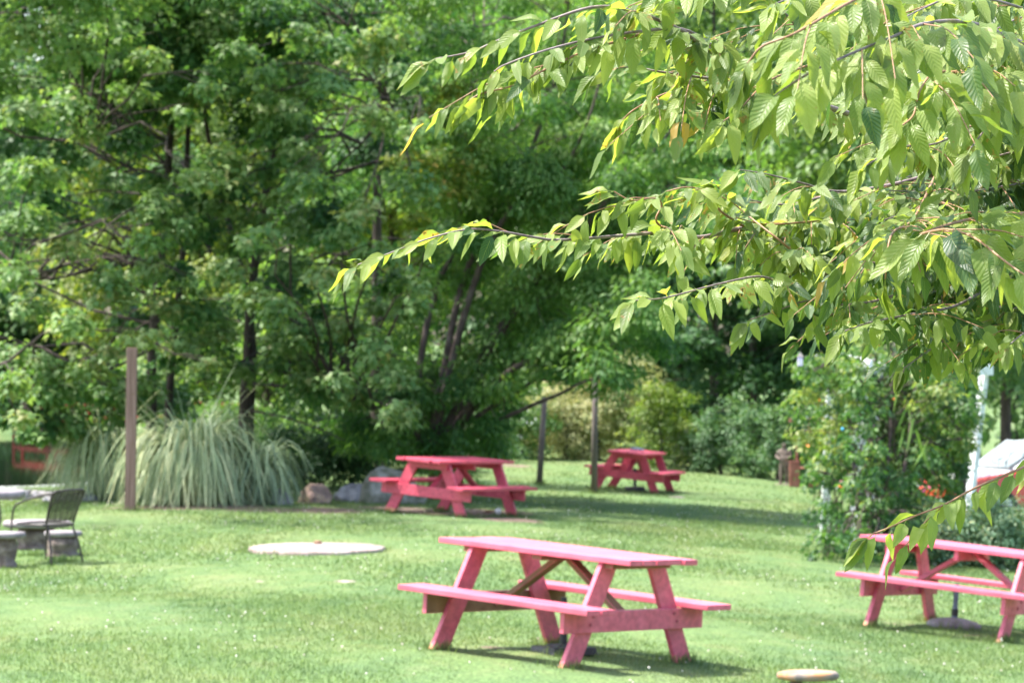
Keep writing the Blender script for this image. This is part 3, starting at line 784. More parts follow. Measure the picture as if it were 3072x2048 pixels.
# bistro chair, facing the table
d = 30.0; x = (138 - 1536) / FPX * d
ch = empty('garden_chair', (x, d, gz(x, d)), 'dark brown metal garden chair with woven back and curved arms by the stone seats', 'chair', rot=(0, 0, math.atan2(.60, -.80) - math.pi / 2))
# local: +Y is the way the chair faces, X to its right
R = .0105
def tub(pts, r=R, n=8, sub=5): return MB().tube(smooth_path(pts, sub), r, n)
for s in (-1, 1):
    ob('rear_leg', tub([(s * .17, -.20, .40), (s * .20, -.27, .20), (s * .225, -.31, 0)]).mesh('rear_leg', M['metal'], smooth=True), ch)
    ob('arm', tub([(s * .215, -.33, .735), (s * .25, -.15, .70), (s * .27, .08, .635), (s * .265, .19, .575), (s * .255, .23, .46), (s * .25, .245, .40)]).mesh('arm', M['metal'], smooth=True), ch)
    ob('front_leg', tub([(s * .25, .245, .40), (s * .255, .26, .20), (s * .265, .28, 0)]).mesh('front_leg', M['metal'], smooth=True), ch)
ob('seat_rail', MB().tube(smooth_path([(-.20, -.20, .40), (-.235, 0, .405), (-.22, .19, .405), (-.10, .245, .405), (.10, .245, .405), (.22, .19, .405), (.235, 0, .405), (.20, -.20, .40), (0, -.225, .40), (-.20, -.20, .40)], 4), .011, 8).mesh('seat_rail', M['metal'], smooth=True), ch)
# woven seat
sv, sf = [], []
for k in range(15):
    y = -.19 + k * .029; w = .225 - max(0, y - .10) * .45 - max(0, -.10 - y) * .3
    b0 = len(sv)
    zz = .408 - .012 * math.sin((y + .2) / .44 * math.pi)
    for xx, z2 in ((-w, .002), (-w * .5, -.006), (0, -.009), (w * .5, -.006), (w, .002)):
        sv += [(xx, y, zz + z2), (xx, y + .024, zz + z2)]
    sf += [(b0 + 2 * j, b0 + 2 * j + 1, b0 + 2 * j + 3, b0 + 2 * j + 2) for j in range(4)]
M['weave'] = simple('dark_olive_weave', [(.3, (.028, .026, .020)), (.7, (.065, .062, .048))], 60, .6, .3)
ob('seat', MB().add(sv, sf).mesh('seat', M['weave']), ch)
ob('back_frame', MB().tube(smooth_path([(-.19, -.20, .42), (-.205, -.26, .58), (-.215, -.325, .725), (-.16, -.355, .755), (0, -.375, .76), (.16, -.355, .755), (.215, -.325, .725), (.205, -.26, .58), (.19, -.20, .42)], 5), .0135, 8).mesh('back_frame', M['metal'], smooth=True), ch)
for k in range(16):                                                   # the woven straps of the back
    t_ = k / 15; zz = .44 + t_ * .285; yy = -.212 - t_ * .115 - .012 * math.sin(t_ * 3.1); w = .195 + t_ * .012
    v = []
    for a_ in np.linspace(-1, 1, 7):
        yb = yy - .028 * (1 - a_ * a_)
        v += [(a_ * w, yb, zz), (a_ * w, yb - .006, zz + .0155)]
    ob('back_strap', MB().add(v, [(2 * j, 2 * j + 2, 2 * j + 3, 2 * j + 1) for j in range(6)]).mesh('back_strap', M['weave']), ch)
for a_ in (-.6, -.2, .2, .6):
    ob('back_slat', MB().tube([(a_ * .19, -.215 - .02 * (1 - a_ * a_), .43), (a_ * .205, -.285, .58), (a_ * .21, -.345 - .02 * (1 - a_ * a_), .74)], .006, 6).mesh('back_slat', M['metal']), ch)

# ------------------------------------------------------------------ posts
p = on(393, 1533)
u = empty('timber_post', p - Vector((0, 0, .05)), 'tall square weathered timber post in front of the striped grass', 'post')
hp = p.y * (1531 - 1041) / FPX + .05
b = MB().box((0.0, 0, hp / 2), (.135, .10, hp), Matrix.Rotation(.012, 3, 'Y'))
ob('shaft', b.mesh('shaft', M['post'], .006), u)
for zz in (.95, 1.6): ob('knot', MB().tube([(.03, -.051, zz), (.03, -.056, zz)], .012, 8).mesh('knot', M['rawwood']), u)
for (bx, by, tx, ty, lab) in ((1617, 1452, 1634, 1190, 'left of the two thin grey posts, leaning slightly right'), (1782, 1480, 1786, 1120, 'right of the two thin grey posts, upright beside the farthest table')):
    p = on(bx, by); q = S(tx, ty, p.y)
    o = ob('grey_post', MB().tube([(0, 0, -.1), tuple((q - p) * .5), tuple(q - p)], [.060, .055, .050], 12).mesh('grey_post', M['greypost'], smooth=True), loc=p)
    tag(o, lab, 'post', 'thin grey posts under the feathery tree')

# ------------------------------------------------------------------ trees
def branch_between(rng, a, b, sag=.12, n=6):
    a = np.array(a); b = np.array(b); L = np.linalg.norm(b - a)
    t = np.linspace(0, 1, n)[:, None]
    P = a + (b - a) * t
    P[:, 2] += np.sin(t[:, 0] * math.pi) * L * sag
    P[1:-1] += rng.normal(size=(n - 2, 3)) * L * .025
    return P

def tree(name, loc, label, cat, seed, trunks, clumps, leafmat, leafsize, per_m2, T=T_MAPLE, bark='bark', group=None, limbs=(), K=9, flat=.55, droop=.25, tw=.012, extra_crowns=(), spray=.34, nbranch=1.0):
    """trunks: list of (points, r0, r1); limbs: the same, each becomes a part; clumps in world space"""
    rng = np.random.default_rng(seed)
    loc = np.array(tuple(loc), float)
    root = empty(name, tuple(loc), label, cat, group)
    nodes = []
    for pts, r0, r1 in trunks:
        P = smooth_path(pts, 4) - loc
        ob('trunk', tubes_mesh('trunk', [(P, np.linspace(r0, r1, len(P)))], M[bark], 10), root)
        nodes.append(P[len(P) // 3:])
    for pts, r0, r1 in limbs:
        P = smooth_path(pts, 4) - loc
        ob('limb', tubes_mesh('limb', [(P, np.linspace(r0, r1, len(P)))], M[bark], 7), root)
        nodes.append(P[2:])
    nodes = np.concatenate(nodes)
    cl = np.array(clumps, float)
    wt = np.where((np.abs(cl[:, 0] / cl[:, 1]) < .20) & ((cl[:, 2] - CZ) / cl[:, 1] < .135), 1.0, .15)
    cl[:, :3] -= loc
    paths = []
    for c in cl:
        if rng.random() > nbranch or (c[2] + loc[2] - CZ) / (c[1] + loc[1]) > .128: continue
        dd = np.linalg.norm((nodes - c[:3]) * np.array([1, 1, 1.6]) + np.array([0, 0, .5]), axis=1)
        a = nodes[np.argmin(dd + rng.random(len(dd)) * 1.6)]
        P = branch_between(rng, a, c[:3])
        L = np.linalg.norm(c[:3] - a)
        paths.append((P, np.linspace(min(.030, tw * (.6 + .6 * L)), .005, len(P))))
        for _ in range(3):
            e = c[:3] + rng.normal(size=3) * c[3] * np.array([.6, .6, .25])
            paths.append((branch_between(rng, P[-2], e, .05, 4), [.007, .006, .005, .003]))
    if paths: ob('branches', tubes_mesh('branches', paths, M[bark], 4), root)['kind'] = 'stuff'
    V, F, t = foliage(rng, cl, per_m2, leafsize, T, K=K, flat=flat, droop=droop, spray=spray, wt=wt)
    ob('crown', mesh_np('crown', V, F, M[leafmat], rnd=t), root)['kind'] = 'stuff'
    for nm, sel, mt, sz, pm, TT in extra_crowns:
        V, F, t = foliage(rng, np.array(sel, float) - np.array([*loc, 0, 0]), pm, sz, TT, K=K, flat=flat, droop=droop)
        ob(nm, mesh_np(nm, V, F, M[mt], rnd=t), root)['kind'] = 'stuff'
    return root

def ell_clumps(rng, c, r, n, cr, shell=.5, tint=(.35, .65), zmin=-1.0, holes=None):
    """clumps filling an ellipsoid, more of them near its surface"""
    out = []
    while len(out) < n:
        v = rng.normal(size=3); v /= np.linalg.norm(v); rr = rng.random() ** shell
        if v[2] * rr < zmin: continue
        p = np.array(c) + v * rr * np.array(r)
        out.append((*p, cr * rng.uniform(.7, 1.3), rng.uniform(*tint)))
    return out

def dclump(x, y, d, r_disp, tint):
    p = D(x, y, d); return (p.x, p.y, p.z, r_disp * 1.30612 / FPX * d, tint)

# --- left maples. Clumps at the bough ends where the photograph shows them, the rest at random deeper in
r = np.random.default_rng(21)
front = [(540, 110, 62), (600, 150, 50), (440, 400, 66), (500, 355, 52), (370, 470, 52), (700, 400, 60), (690, 330, 45), (150, 240, 75), (60, 250, 70), (100, 400, 80), (200, 300, 60),
         (60, 500, 75), (150, 560, 70), (250, 640, 60), (330, 560, 48), (540, 600, 58), (600, 680, 66), (640, 700, 60), (390, 700, 66), (440, 650, 50), (340, 760, 60), (250, 680, 58),
         (880, 710, 62), (800, 730, 62), (740, 640, 50), (930, 690, 52), (860, 800, 66), (900, 860, 60), (700, 770, 52), (60, 60, 80), (160, 100, 70), (250, 60, 70), (330, 130, 55),
         (850, 110, 70), (930, 170, 70), (900, 60, 66), (870, 260, 62), (960, 300, 60), (940, 420, 64), (820, 470, 55), (880, 560, 60), (790, 540, 50), (300, 210, 50), (20, 620, 60), (80, 700, 62),
         (170, 740, 62), (20, 800, 66), (110, 830, 70), (200, 830, 60), (270, 790, 50), (40, 880, 60), (120, 900, 56), (60, 960, 40), (500, 760, 50), (430, 770, 50), (480, 830, 40), (620, 520, 45), (560, 540, 40), (620, 210, 45), (760, 200, 55),
         (980, 550, 60), (960, 640, 50), (900, 930, 56), (820, 900, 52), (780, 850, 50), (690, 60, 55), (780, 90, 55), (470, 190, 42), (420, 260, 38), (640, 440, 42)]
cl = [dclump(x + r.uniform(-12, 12), y + r.uniform(-12, 12), 41.0 + r.uniform(-1.6, 1.6), s * .84, r.uniform(.50, .92)) for x, y, s in front]  # front clumps tinted lighter, sunlight put into the leaf colour
for _ in range(150):                                     # deeper, tint darkened for shade inside the crown; a hollow round the stems
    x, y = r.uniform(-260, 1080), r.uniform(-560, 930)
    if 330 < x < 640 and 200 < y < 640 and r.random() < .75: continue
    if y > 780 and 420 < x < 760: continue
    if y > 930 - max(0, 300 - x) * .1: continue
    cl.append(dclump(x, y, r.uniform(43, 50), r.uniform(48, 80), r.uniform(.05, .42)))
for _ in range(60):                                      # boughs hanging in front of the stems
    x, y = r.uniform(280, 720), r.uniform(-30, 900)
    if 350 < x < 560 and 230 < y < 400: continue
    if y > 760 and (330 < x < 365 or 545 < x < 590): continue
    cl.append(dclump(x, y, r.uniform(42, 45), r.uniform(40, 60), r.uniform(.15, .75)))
for _ in range(50):
    x, y = r.uniform(-60, 760), r.uniform(-60, 250)
    cl.append(dclump(x, y, r.uniform(43, 48), r.uniform(55, 80), r.uniform(.2, .8)))
for _ in range(70):                                      # the top of the crown, above the picture
    x, y = r.uniform(-300, 1000), r.uniform(-760, -20)
    cl.append(dclump(x, y, r.uniform(40, 50), r.uniform(70, 100), r.uniform(.4, .7)))
def side(c, lo, hi):
    return [q for q in c if lo <= q[0] / q[1] < hi]
for _ in range(34):                                      # unseen forward boughs, added above the picture to shade the table
    cl.append((r.uniform(-8.5, -2.4), r.uniform(36.3, 41), r.uniform(7.2, 10), r.uniform(.55, .8), r.uniform(.3, .8)))
uA = (480 * 1.30612 - 1536) / FPX
left_c = [q for q in cl if q[0] / q[1] < uA]; right_c = [q for q in cl if q[0] / q[1] >= uA]
for x, y, d_, s in ((20, 960, 41.8, 34), (50, 945, 41.8, 36), (80, 965, 41.8, 36), (110, 975, 41.8, 34), (150, 965, 42, 36), (170, 985, 42, 28), (220, 985, 43, 30), (75, 1000, 41.8, 22), (120, 1003, 41.8, 20), (30, 880, 42, 50), (90, 900, 42, 52), (160, 880, 42.5, 50), (230, 900, 43, 50), (290, 880, 43.5, 48), (120, 950, 42, 40), (190, 960, 43, 42), (260, 960, 43.5, 44), (60, 985, 41.5, 26), (95, 1000, 41.5, 22), (10, 920, 42, 40), (140, 985, 42.5, 26), (310, 940, 44, 40), (60, 930, 43, 40)):
    left_c.append(dclump(x, y, d_, s, r.uniform(.2, .6)))
g = D(345, 1120, 46.5); g.z = gz(g.x, g.y)
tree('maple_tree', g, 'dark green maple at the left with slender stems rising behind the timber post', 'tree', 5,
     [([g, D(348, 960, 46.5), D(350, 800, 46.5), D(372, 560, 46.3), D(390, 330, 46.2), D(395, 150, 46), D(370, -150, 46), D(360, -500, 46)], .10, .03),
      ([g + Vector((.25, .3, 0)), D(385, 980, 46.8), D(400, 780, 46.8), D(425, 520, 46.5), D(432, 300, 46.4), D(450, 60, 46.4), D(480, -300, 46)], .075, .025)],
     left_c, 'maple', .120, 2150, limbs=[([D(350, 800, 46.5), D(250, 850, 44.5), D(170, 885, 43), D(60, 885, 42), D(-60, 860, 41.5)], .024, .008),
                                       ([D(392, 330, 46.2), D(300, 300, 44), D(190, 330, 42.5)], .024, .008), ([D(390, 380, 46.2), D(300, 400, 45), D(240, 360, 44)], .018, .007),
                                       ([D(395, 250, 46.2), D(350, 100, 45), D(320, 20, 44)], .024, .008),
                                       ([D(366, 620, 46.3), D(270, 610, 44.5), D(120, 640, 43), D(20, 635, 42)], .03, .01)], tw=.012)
g = D(562, 1100, 46.0); g.z = gz(g.x, g.y)
yel = [dclump(x, y, dd, s, .6) for x, y, dd, s in ((1010, 260, 43.5, 60), (1060, 370, 43.5, 55), (1000, 420, 43, 50), (1090, 330, 44, 45), (990, 350, 43, 50), (1040, 200, 44, 50), (960, 500, 43, 40), (1060, 430, 43.5, 45), (930, 360, 42.5, 40))]
tree('maple_tree', g, 'maple with a forked brown trunk standing between the two larger striped grasses', 'tree', 6,
     [([g, D(562, 960, 46), D(570, 830, 46), D(575, 700, 46), D(600, 500, 46), D(640, 300, 46), D(700, 60, 46), D(720, -300, 46)], .115, .03),
      ([g + Vector((.08, .1, 0)), D(575, 960, 46.1), D(582, 800, 46.1), D(560, 640, 46.1), D(500, 420, 46.2), D(470, 200, 46), D(520, -100, 46)], .07, .025)],
     right_c, 'maple', .120, 2150, limbs=[([D(570, 830, 46), D(640, 850, 44.5), D(760, 900, 43), D(860, 940, 42.5)], .03, .012), ([D(572, 880, 46), D(680, 890, 44.8), D(800, 915, 43.5)], .022, .01),
                                        ([D(565, 940, 46), D(680, 965, 44.5), D(790, 1010, 43.3)], .022, .008),
                                        ([D(605, 480, 46), D(720, 420, 45), D(830, 330, 44), D(900, 250, 43)], .024, .008), ([D(640, 300, 46), D(700, 240, 45), D(800, 60, 44)], .024, .008),
                                        ([D(570, 830, 46), D(510, 850, 45), D(450, 880, 44)], .022, .01)],
     extra_crowns=[('yellowing_crown', yel, 'maple_yellow', .10, 2200, T_MAPLE)], tw=.012)

# --- feathery spreading tree in the middle
r = np.random.default_rng(31)
g = D(1000, 1060, 45.0); g.z = gz(g.x, g.y)
LM = [[(1000, 1050), (1070, 940), (1148, 870), (1197, 837), (1262, 805), (1305, 795), (1357, 772), (1440, 730)],
      [(1000, 1050), (1090, 960), (1191, 899), (1230, 873), (1295, 870), (1360, 841), (1430, 830)],
      [(1010, 1050), (1120, 980), (1200, 940), (1288, 903), (1334, 879), (1400, 860)],
      [(990, 1050), (1020, 850), (1060, 660), (1130, 482), (1174, 407), (1222, 337), (1270, 200), (1300, 60), (1320, -150)],
      [(990, 1050), (1040, 820), (1100, 620), (1156, 504), (1200, 460), (1248, 425), (1300, 380), (1360, 250), (1400, 80)],
      [(1000, 1050), (1110, 830), (1204, 684), (1235, 640), (1279, 600), (1336, 535), (1367, 491), (1415, 438), (1455, 403), (1540, 300), (1620, 180)],
      [(1000, 1050), (1150, 860), (1290, 760), (1376, 702), (1446, 649), (1512, 592), (1600, 520), (1680, 450)],
      [(980, 1050), (960, 900), (980, 750), (1010, 640), (1050, 560), (1060, 420), (1080, 250), (1090, 0)],
      [(990, 1050), (930, 960), (860, 920), (800, 890)],
      [(1000, 1050), (1060, 900), (1140, 760), (1180, 720), (1290, 640), (1400, 560)]]
limbs = []
for i, q in enumerate(LM):
    dd = np.linspace(45.0, 45.0 - (2.2, 1.4, 2.6, .5, 1.5, 1.8, 2.2, -1.0, 2.0, .3)[i], len(q))
    limbs.append(([D(x, y, z) for (x, y), z in zip(q, dd)], .065 if i not in (1, 2, 8) else .045, .014))
cl = []
for i, (pts, _, _) in enumerate(limbs):
    P = smooth_path(pts, 5)
    for q in P[len(P) // 3:]:
        if i in (1, 2) and q[0] > -.2: continue
        if r.random() < .72:
            s = r.uniform(.28, .48)
            cl.append((q[0] + r.normal() * .35, q[1] + r.normal() * .6, q[2] + r.normal() * .3 + .05, s, r.uniform(.25, .7)))
for _ in range(150):
    x = r.uniform(930, 1580); y = r.uniform(-400, 960)
    if y > 900 and x > 1220: continue
    if y > 830 and x > 1220: continue
    if x > 1450 and y > 640 and r.random() < .5: continue
    cl.append(dclump(x, y, r.uniform(43.5, 49), r.uniform(45, 75), r.uniform(.3, .95) if y < 520 else r.uniform(.1, .6)))
for _ in range(46):
    x = r.uniform(780, 1180); y = r.uniform(860, 1020)
    cl.append(dclump(x, y, r.uniform(44, 47.5), r.uniform(34, 50), r.uniform(.0, .35)))
tree('feathery_tree', g, 'wide spreading tree with long bare limbs fanning up behind the shaded table', 'tree', 8, [([g, D(1000, 1000, 45), D(1003, 940, 45), D(1000, 900, 45.2)], .12, .05)],
     cl, 'locust', .118, 2300, T=T_NARROW, bark='bark_pale', limbs=limbs, K=11, flat=.5, droop=.5, tw=.008, spray=.30, nbranch=.7)

# --- trees further back
BGT = 'trees beyond the lawn'
def back_tree(px, d, h, rx, ry, mat, label, seed, n=60, cr=.9, size=.15, per=300, zlo=.5, T=T_OVAL, tint=(.2, .8), tint2=None, name='leafy_tree', lean=0, cat='tree', bark='bark', K=9, group=BGT, trunk_r=.14):
    r = np.random.default_rng(seed)
    x = (px * 1.30612 - 1536) / FPX * d
    g = gz(x, d)
    cz = g + zlo + (h - zlo) / 2; rz = (h - zlo) / 2
    cl = ell_clumps(r, (x, d, cz), (rx, ry, rz), n, cr, .38, tint)
    tree(name, (x, d, g), label, cat, seed, [([(x, d, g - .1), (x + lean * .3, d, g + h * .3), (x + lean * .7, d, g + h * .6), (x + lean, d, g + h * .85)], trunk_r, .03)], cl, mat, size * 1.32, per * 1.2, T=T, bark=bark, group=group, K=K, tw=.012, nbranch=.5)
back_tree(1290, 76, 14.5, 3.4, 2.6, 'far_green', 'bright green tree filling the gap above the thin grey posts', 41, 85, .85, .15, 330, zlo=3.2)
back_tree(1640, 78, 15, 3.6, 2.6, 'far_green', 'light green tree behind the cherry branch tips', 42, 90, .85, .16, 330, zlo=3.0)
back_tree(1730, 74, 7.5, 2.5, 2.2, 'far_dark', 'dark tree with deep shade under its boughs, behind the columnar hedge', 43, 90, .60, .13, 420, zlo=1.2, tint=(.0, .55), T=T_MAPLE)
back_tree(2010, 70, 13.5, 3.3, 2.6, 'far_green', 'tall green tree behind the left half of the cherry crown', 44, 80, .9, .17, 300, zlo=2)
back_tree(2310, 66, 13, 3.2, 2.6, 'far_dark', 'tall dark green tree behind the right edge of the cherry crown', 45, 85, .85, .16, 320, zlo=2, tint=(.3, 1))
back_tree(2210, 52, 5.6, 2.0, 1.6, 'vine', 'rounded yellow-flecked shrub tree right behind the arbour', 46, 64, .42, .10, 560, zlo=2.35, tint=(.3, 1.0))
back_tree(900, 82, 15, 3.6, 2.8, 'far_yellow', 'yellow-green tree glimpsed between the maples and the spreading tree', 47, 70, .9, .16, 300, zlo=2.5)
back_tree(480, 76, 14, 4.2, 3.0, 'far_yellow', 'sunlit yellow-green tree glowing through the stems of the maples', 48, 80, 1.0, .17, 260, zlo=1.2)
back_tree(620, 58, 4.2, 3.0, 1.6, 'far_green', 'low green thicket behind the forked maple trunk', 49, 60, .6, .12, 360, zlo=.1, name='thicket', cat='shrub')
back_tree(20, 92, 13, 6, 3.5, 'far_dark', 'dark tree on the far bank of the pond at the left edge', 50, 75, 1.3, .22, 200, zlo=.1, tint=(.2, .9))
back_tree(330, 96, 14, 6, 3.5, 'far_dark', 'green tree on the far bank behind the red footbridge', 51, 75, 1.3, .22, 190, zlo=.1)
back_tree(800, 95, 14, 6, 3.5, 'far_green', 'green tree far behind the forked maple', 52, 60, 1.5, .24, 150, zlo=.5)
back_tree(1180, 92, 16, 6, 3.5, 'far_dark', 'dark green tree far behind the spreading tree', 53, 60, 1.5, .24, 150, zlo=.5)
back_tree(1560, 90, 17, 6, 3.5, 'far_dark', 'dark tree far behind the light green tree', 54, 70, 1.5, .24, 160, zlo=.3)
back_tree(1950, 92, 18, 6, 3.5, 'far_dark', 'dark tree far behind the arbour', 55, 70, 1.5, .24, 160, zlo=.3)
back_tree(2330, 90, 18, 6, 3.5, 'far_green', 'green tree farthest off at the right edge', 56, 70, 1.5, .24, 150, zlo=.3)
back_tree(-330, 52, 12, 3.6, 3.6, 'maple', 'maple standing just outside the left edge, shading the pond bank', 57, 90, .85, .13, 320, zlo=2.5, group=None)

back_tree(866, 54.5, 11, 2.6, 2.2, 'locust', 'slim green tree added behind the left side of the spreading tree to shade the farthest table', 58, 50, .6, .12, 360, zlo=5.2)  # added tree, mostly unseen, throws shade on the farthest table
# shrubs along the far lawn edge
def shrub(px, py, w, h, mat, label, seed, n=40, cr=.35, size=.08, per=700, T=T_OVAL, tint=(.2, .9), name='shrub', cat='shrub', dep=None, extra=None, group=None, K=8, flat=.7, droop=.2):
    g = on(px, py) if not isinstance(px, Vector) else px
    r = np.random.default_rng(seed)
    dep = dep or w * .6
    cl = ell_clumps(r, (g.x, g.y + dep * .3, g.z + h * .42), (w / 2, dep / 2, h * .56), n, cr, .4, tint, zmin=-.8)
    ex = ()
    if extra:
        mt, sz, frac, pm = extra
        ex = (('blossoms', [c for c in cl if c[1] < g.y + dep * .4 and r.random() < frac] or cl[:3], mt, sz, pm, T_OVAL),)
    return tree(name, g, label, cat, seed, [([(g.x, g.y + dep * .3, g.z - .05), (g.x, g.y + dep * .3, g.z + h * .3), (g.x, g.y + dep * .3, g.z + h * .6)], .05, .02)], cl, mat, size, per * 2.2, T=T, group=group, K=K, flat=flat, droop=droop, tw=.006, extra_crowns=ex, nbranch=.4)
SH = 'shrubs along the far edge of the lawn'
shrub(1800, 1384, 2.9, 3.1, 'cream', 'cream-flowering shrub behind the farthest table', 61, 90, .34, .085, 800, group=SH, tint=(.2, .95))
shrub(1700, 1380, 1.9, 1.9, 'cream', 'lower cream-flecked shrub between the two thin grey posts', 62, 46, .30, .08, 800, group=SH, tint=(.3, 1))
shrub(1985, 1408, 1.5, 2.2, 'far_yellow', 'yellow-green shrub at the right shoulder of the cream-flowering one', 63, 40, .30, .08, 700, group=SH, tint=(.1, .7))
shrub(1560, 1376, 1.5, 1.9, 'far_green', 'white-blossomed shrub left of the left thin grey post', 64, 46, .28, .08, 700, group=SH, extra=('whiteflower', .07, .35, 60), tint=(.0, .5))
shrub(1470, 1385, 1.5, 1.4, 'far_dark', 'dark low shrub behind the right end of the shaded table', 65, 36, .28, .08, 700, group=SH)
shrub(2062, 1412, .62, 1.05, 'silver', 'small silvery shrub right of the farthest table', 66, 24, .17, .06, 900, group=SH)
for i, (px, py, w, h) in enumerate(((2110, 1418, .8, 1.3), (2165, 1424, .85, 1.75), (2222, 1430, .85, 1.85), (2280, 1438, .85, 1.8), (2335, 1446, .8, 1.7))):
    shrub(px, py, w, h, 'far_dark', ('first and lowest', 'second', 'third', 'fourth', 'fifth')[i] + ' dark upright hedge bush counted from the silvery shrub towards the statue', 70 + i, 30, .22, .07, 1000, group='dark upright hedge bushes', dep=.7, flat=1.2, tint=(.25, .75), name='hedge_bush')
shrub(2420, 1452, 1.6, 2.0, 'far_dark', 'dark shrub behind the small statue', 76, 40, .3, .08, 700, group=SH)
shrub(2700, 1500, 3.0, 2.4, 'far_green', 'green shrub behind the arbour, left of the parked car', 77, 50, .4, .09, 600, group=SH)
shrub(Vector((-5.6, 55.0, gz(-5.6, 55))), 0, 1.6, 1.3, 'far_green', 'low bush with white blossoms seen between the maple trunks', 78, 30, .28, .08, 700, extra=('whiteflower', .10, .6, 160))
for px_, lab_ in ((-60, 'dark rounded bush on the far pond bank at the left edge'), (150, 'dark rounded bush on the far pond bank left of the timber post')):
    v_ = S(px_, 1270, 93); shrub(Vector((v_.x, v_.y, gz(v_.x, v_.y))), 0, 4.6, 3.6, 'far_dark', lab_, 85 + px_ % 7, 50, .8, .16, 240, tint=(.0, .5), dep=1.5)
g_ = on(940, 1478); shrub(Vector((g_.x, g_.y + 1.5, gz(g_.x, g_.y + 1.5))), 0, 2.4, 1.25, 'far_dark', 'dark low shrub filling the shade behind the boulders', 80, 50, .34, .08, 800, tint=(.0, .5))
g_ = on(1230, 1440); shrub(Vector((g_.x, g_.y + 4.5, gz(g_.x, g_.y + 4.5))), 0, 2.6, 1.5, 'far_dark', 'dark shrub at the foot of the spreading tree', 81, 50, .36, .08, 800, tint=(.0, .4))
g_ = on(720, 1450); shrub(Vector((g_.x, g_.y + 1.0, gz(g_.x, g_.y + 1.0))), 0, 2.2, 1.5, 'far_green', 'green shrub between the striped grasses and the forked maple', 82, 44, .34, .08, 700, tint=(.0, .5))
wr = np.random.default_rng(500)
wx = wr.uniform(-46, 34, 16000); wy = 99 + wr.uniform(0, 5, 16000); wz = ground_np(wx, wy) + wr.uniform(0, 1, 16000) ** .9 * (20 + 2 * np.sin(wx * .6) + 1.5 * np.sin(wx * 1.7))
V, F, ids = place_template(T_OVAL, np.stack([wx, wy, wz], 1), unit(wr.normal(size=(16000, 3)) * .5 + np.array([0, -.3, -.6])), unit(wr.normal(size=(16000, 3)) * .5 + np.array([0, -.6, .8])), wr.uniform(.4, .9, 16000))
tag(ob('far_woodland', mesh_np('far_woodland', V, F, M['far_dark'], rnd=np.clip(.5 + .25 * np.sin(wx * 1.3) + wr.normal(size=16000) * .2, 0, 1)[ids])), 'unbroken green woodland far behind everything', 'woodland', kind='stuff')
# blue-green hedge at the right edge
g = on(2960, 1712)
shrub(Vector((g.x + .3, g.y + .5, gz(g.x + .3, g.y + .5))), 0, 2.2, .78, 'hedge', 'low blue-green hedge behind the right-hand pink table', 79, 95, .20, .045, 2400, dep=1.0, name='hedge', cat='hedge', flat=1.0, tint=(.2, 1.0))

# ------------------------------------------------------------------ variegated ornamental grass
def blade_path(rng, R, H, out):
    a = rng.uniform(0, 2 * math.pi)
    r0 = rng.random() ** .5 * R * .42
    n = 11
    Lb = H * rng.uniform(.70, 1.42)
    th0 = rng.uniform(.0, .20); th1 = rng.uniform(2.6, 3.12) if rng.random() < .98 else rng.uniform(.5, 1.3)
    t = np.linspace(0, 1, n); bend = 1 / (1 + np.exp(-(t - rng.uniform(.36, .56)) * rng.uniform(12, 20)))
    th = th0 + (th1 - th0) * bend
    ds = Lb / (n - 1)
    rr = r0 + np.concatenate([[0], np.cumsum(np.sin(th[:-1]) * ds)]); z = np.concatenate([[0], np.cumsum(np.cos(th[:-1]) * ds)])
    z = np.maximum(z, .02)
    ca, sa = math.cos(a), math.sin(a)
    w = rng.normal() * .22
    return np.stack([ca * rr - sa * w * t ** 2, sa * rr + ca * w * t ** 2, z], 1), a
def blade_mesh(P, a, wd, rnd):
    n = len(P); side = np.array([-math.sin(a), math.cos(a), 0])
    ww = wd * np.sin(np.linspace(.35, math.pi * .99, n)) ** .6 / 2
    tw_ = np.linspace(0, rnd * 1.6 - .8, n)
    T = np.gradient(P, axis=0); T /= np.linalg.norm(T, axis=1)[:, None]
    up_ = np.cross(T, side)
    sd = side[None] * np.cos(tw_)[:, None] + up_ * np.sin(tw_)[:, None]
    V = np.stack([P - sd * ww[:, None], P + sd * ww[:, None]], 1).reshape(-1, 3)
    F = np.array([(2 * i, 2 * i + 1, 2 * i + 3, 2 * i + 2) for i in range(n - 1)])
    uv = np.stack([np.tile([0.0, 1.0], n), np.repeat(np.linspace(0, 1, n), 2)], 1)
    return V, F, uv
def striped_grass(px, py, R, H, n, label, seed, dn=90, tint=(.3, 1.0)):
    rng = np.random.default_rng(seed)
    g = on(px, py); g = Vector((g.x, g.y + R * .55, gz(g.x, g.y + R * .55)))
    u = empty('striped_grass', g, label, 'ornamental grass', 'striped ornamental grasses by the pond')
    VV, FF, UU, RR, k = [], [], [], [], 0
    shared = []
    for i in range(n):
        P, a = blade_path(rng, R, H, R * 1.15)
        V, F, uv = blade_mesh(P, a, rng.uniform(.017, .032), rng.random())
        front_side = math.sin(a) < .1
        if len(shared) < dn and front_side and i % 3 == 0:
            shared.append((V, F, uv, rng.uniform(*tint)))
        else:
            VV.append(V); FF.append(F + k); UU.append(uv); RR.append(np.full(len(V), rng.uniform(*tint) * (1 if front_side else .7))); k += len(V)
    for V, F, uv, q in shared:
        ob('leaf_blade', mesh_np('leaf_blade', V, F, M['stripe'], rnd=np.full(len(V), q), uv=uv, smooth=True), u)
    ob('leaf_blades', mesh_np('leaf_blades', np.concatenate(VV), np.concatenate(FF), M['stripe'], rnd=np.concatenate(RR), uv=np.concatenate(UU), smooth=True), u)['kind'] = 'stuff'
striped_grass(305, 1500, .55, 1.50, 480, 'left striped grass clump, partly behind the timber post', 91)
striped_grass(572, 1518, .74, 1.68, 980, 'largest and whitest striped grass clump, right of the timber post', 92)
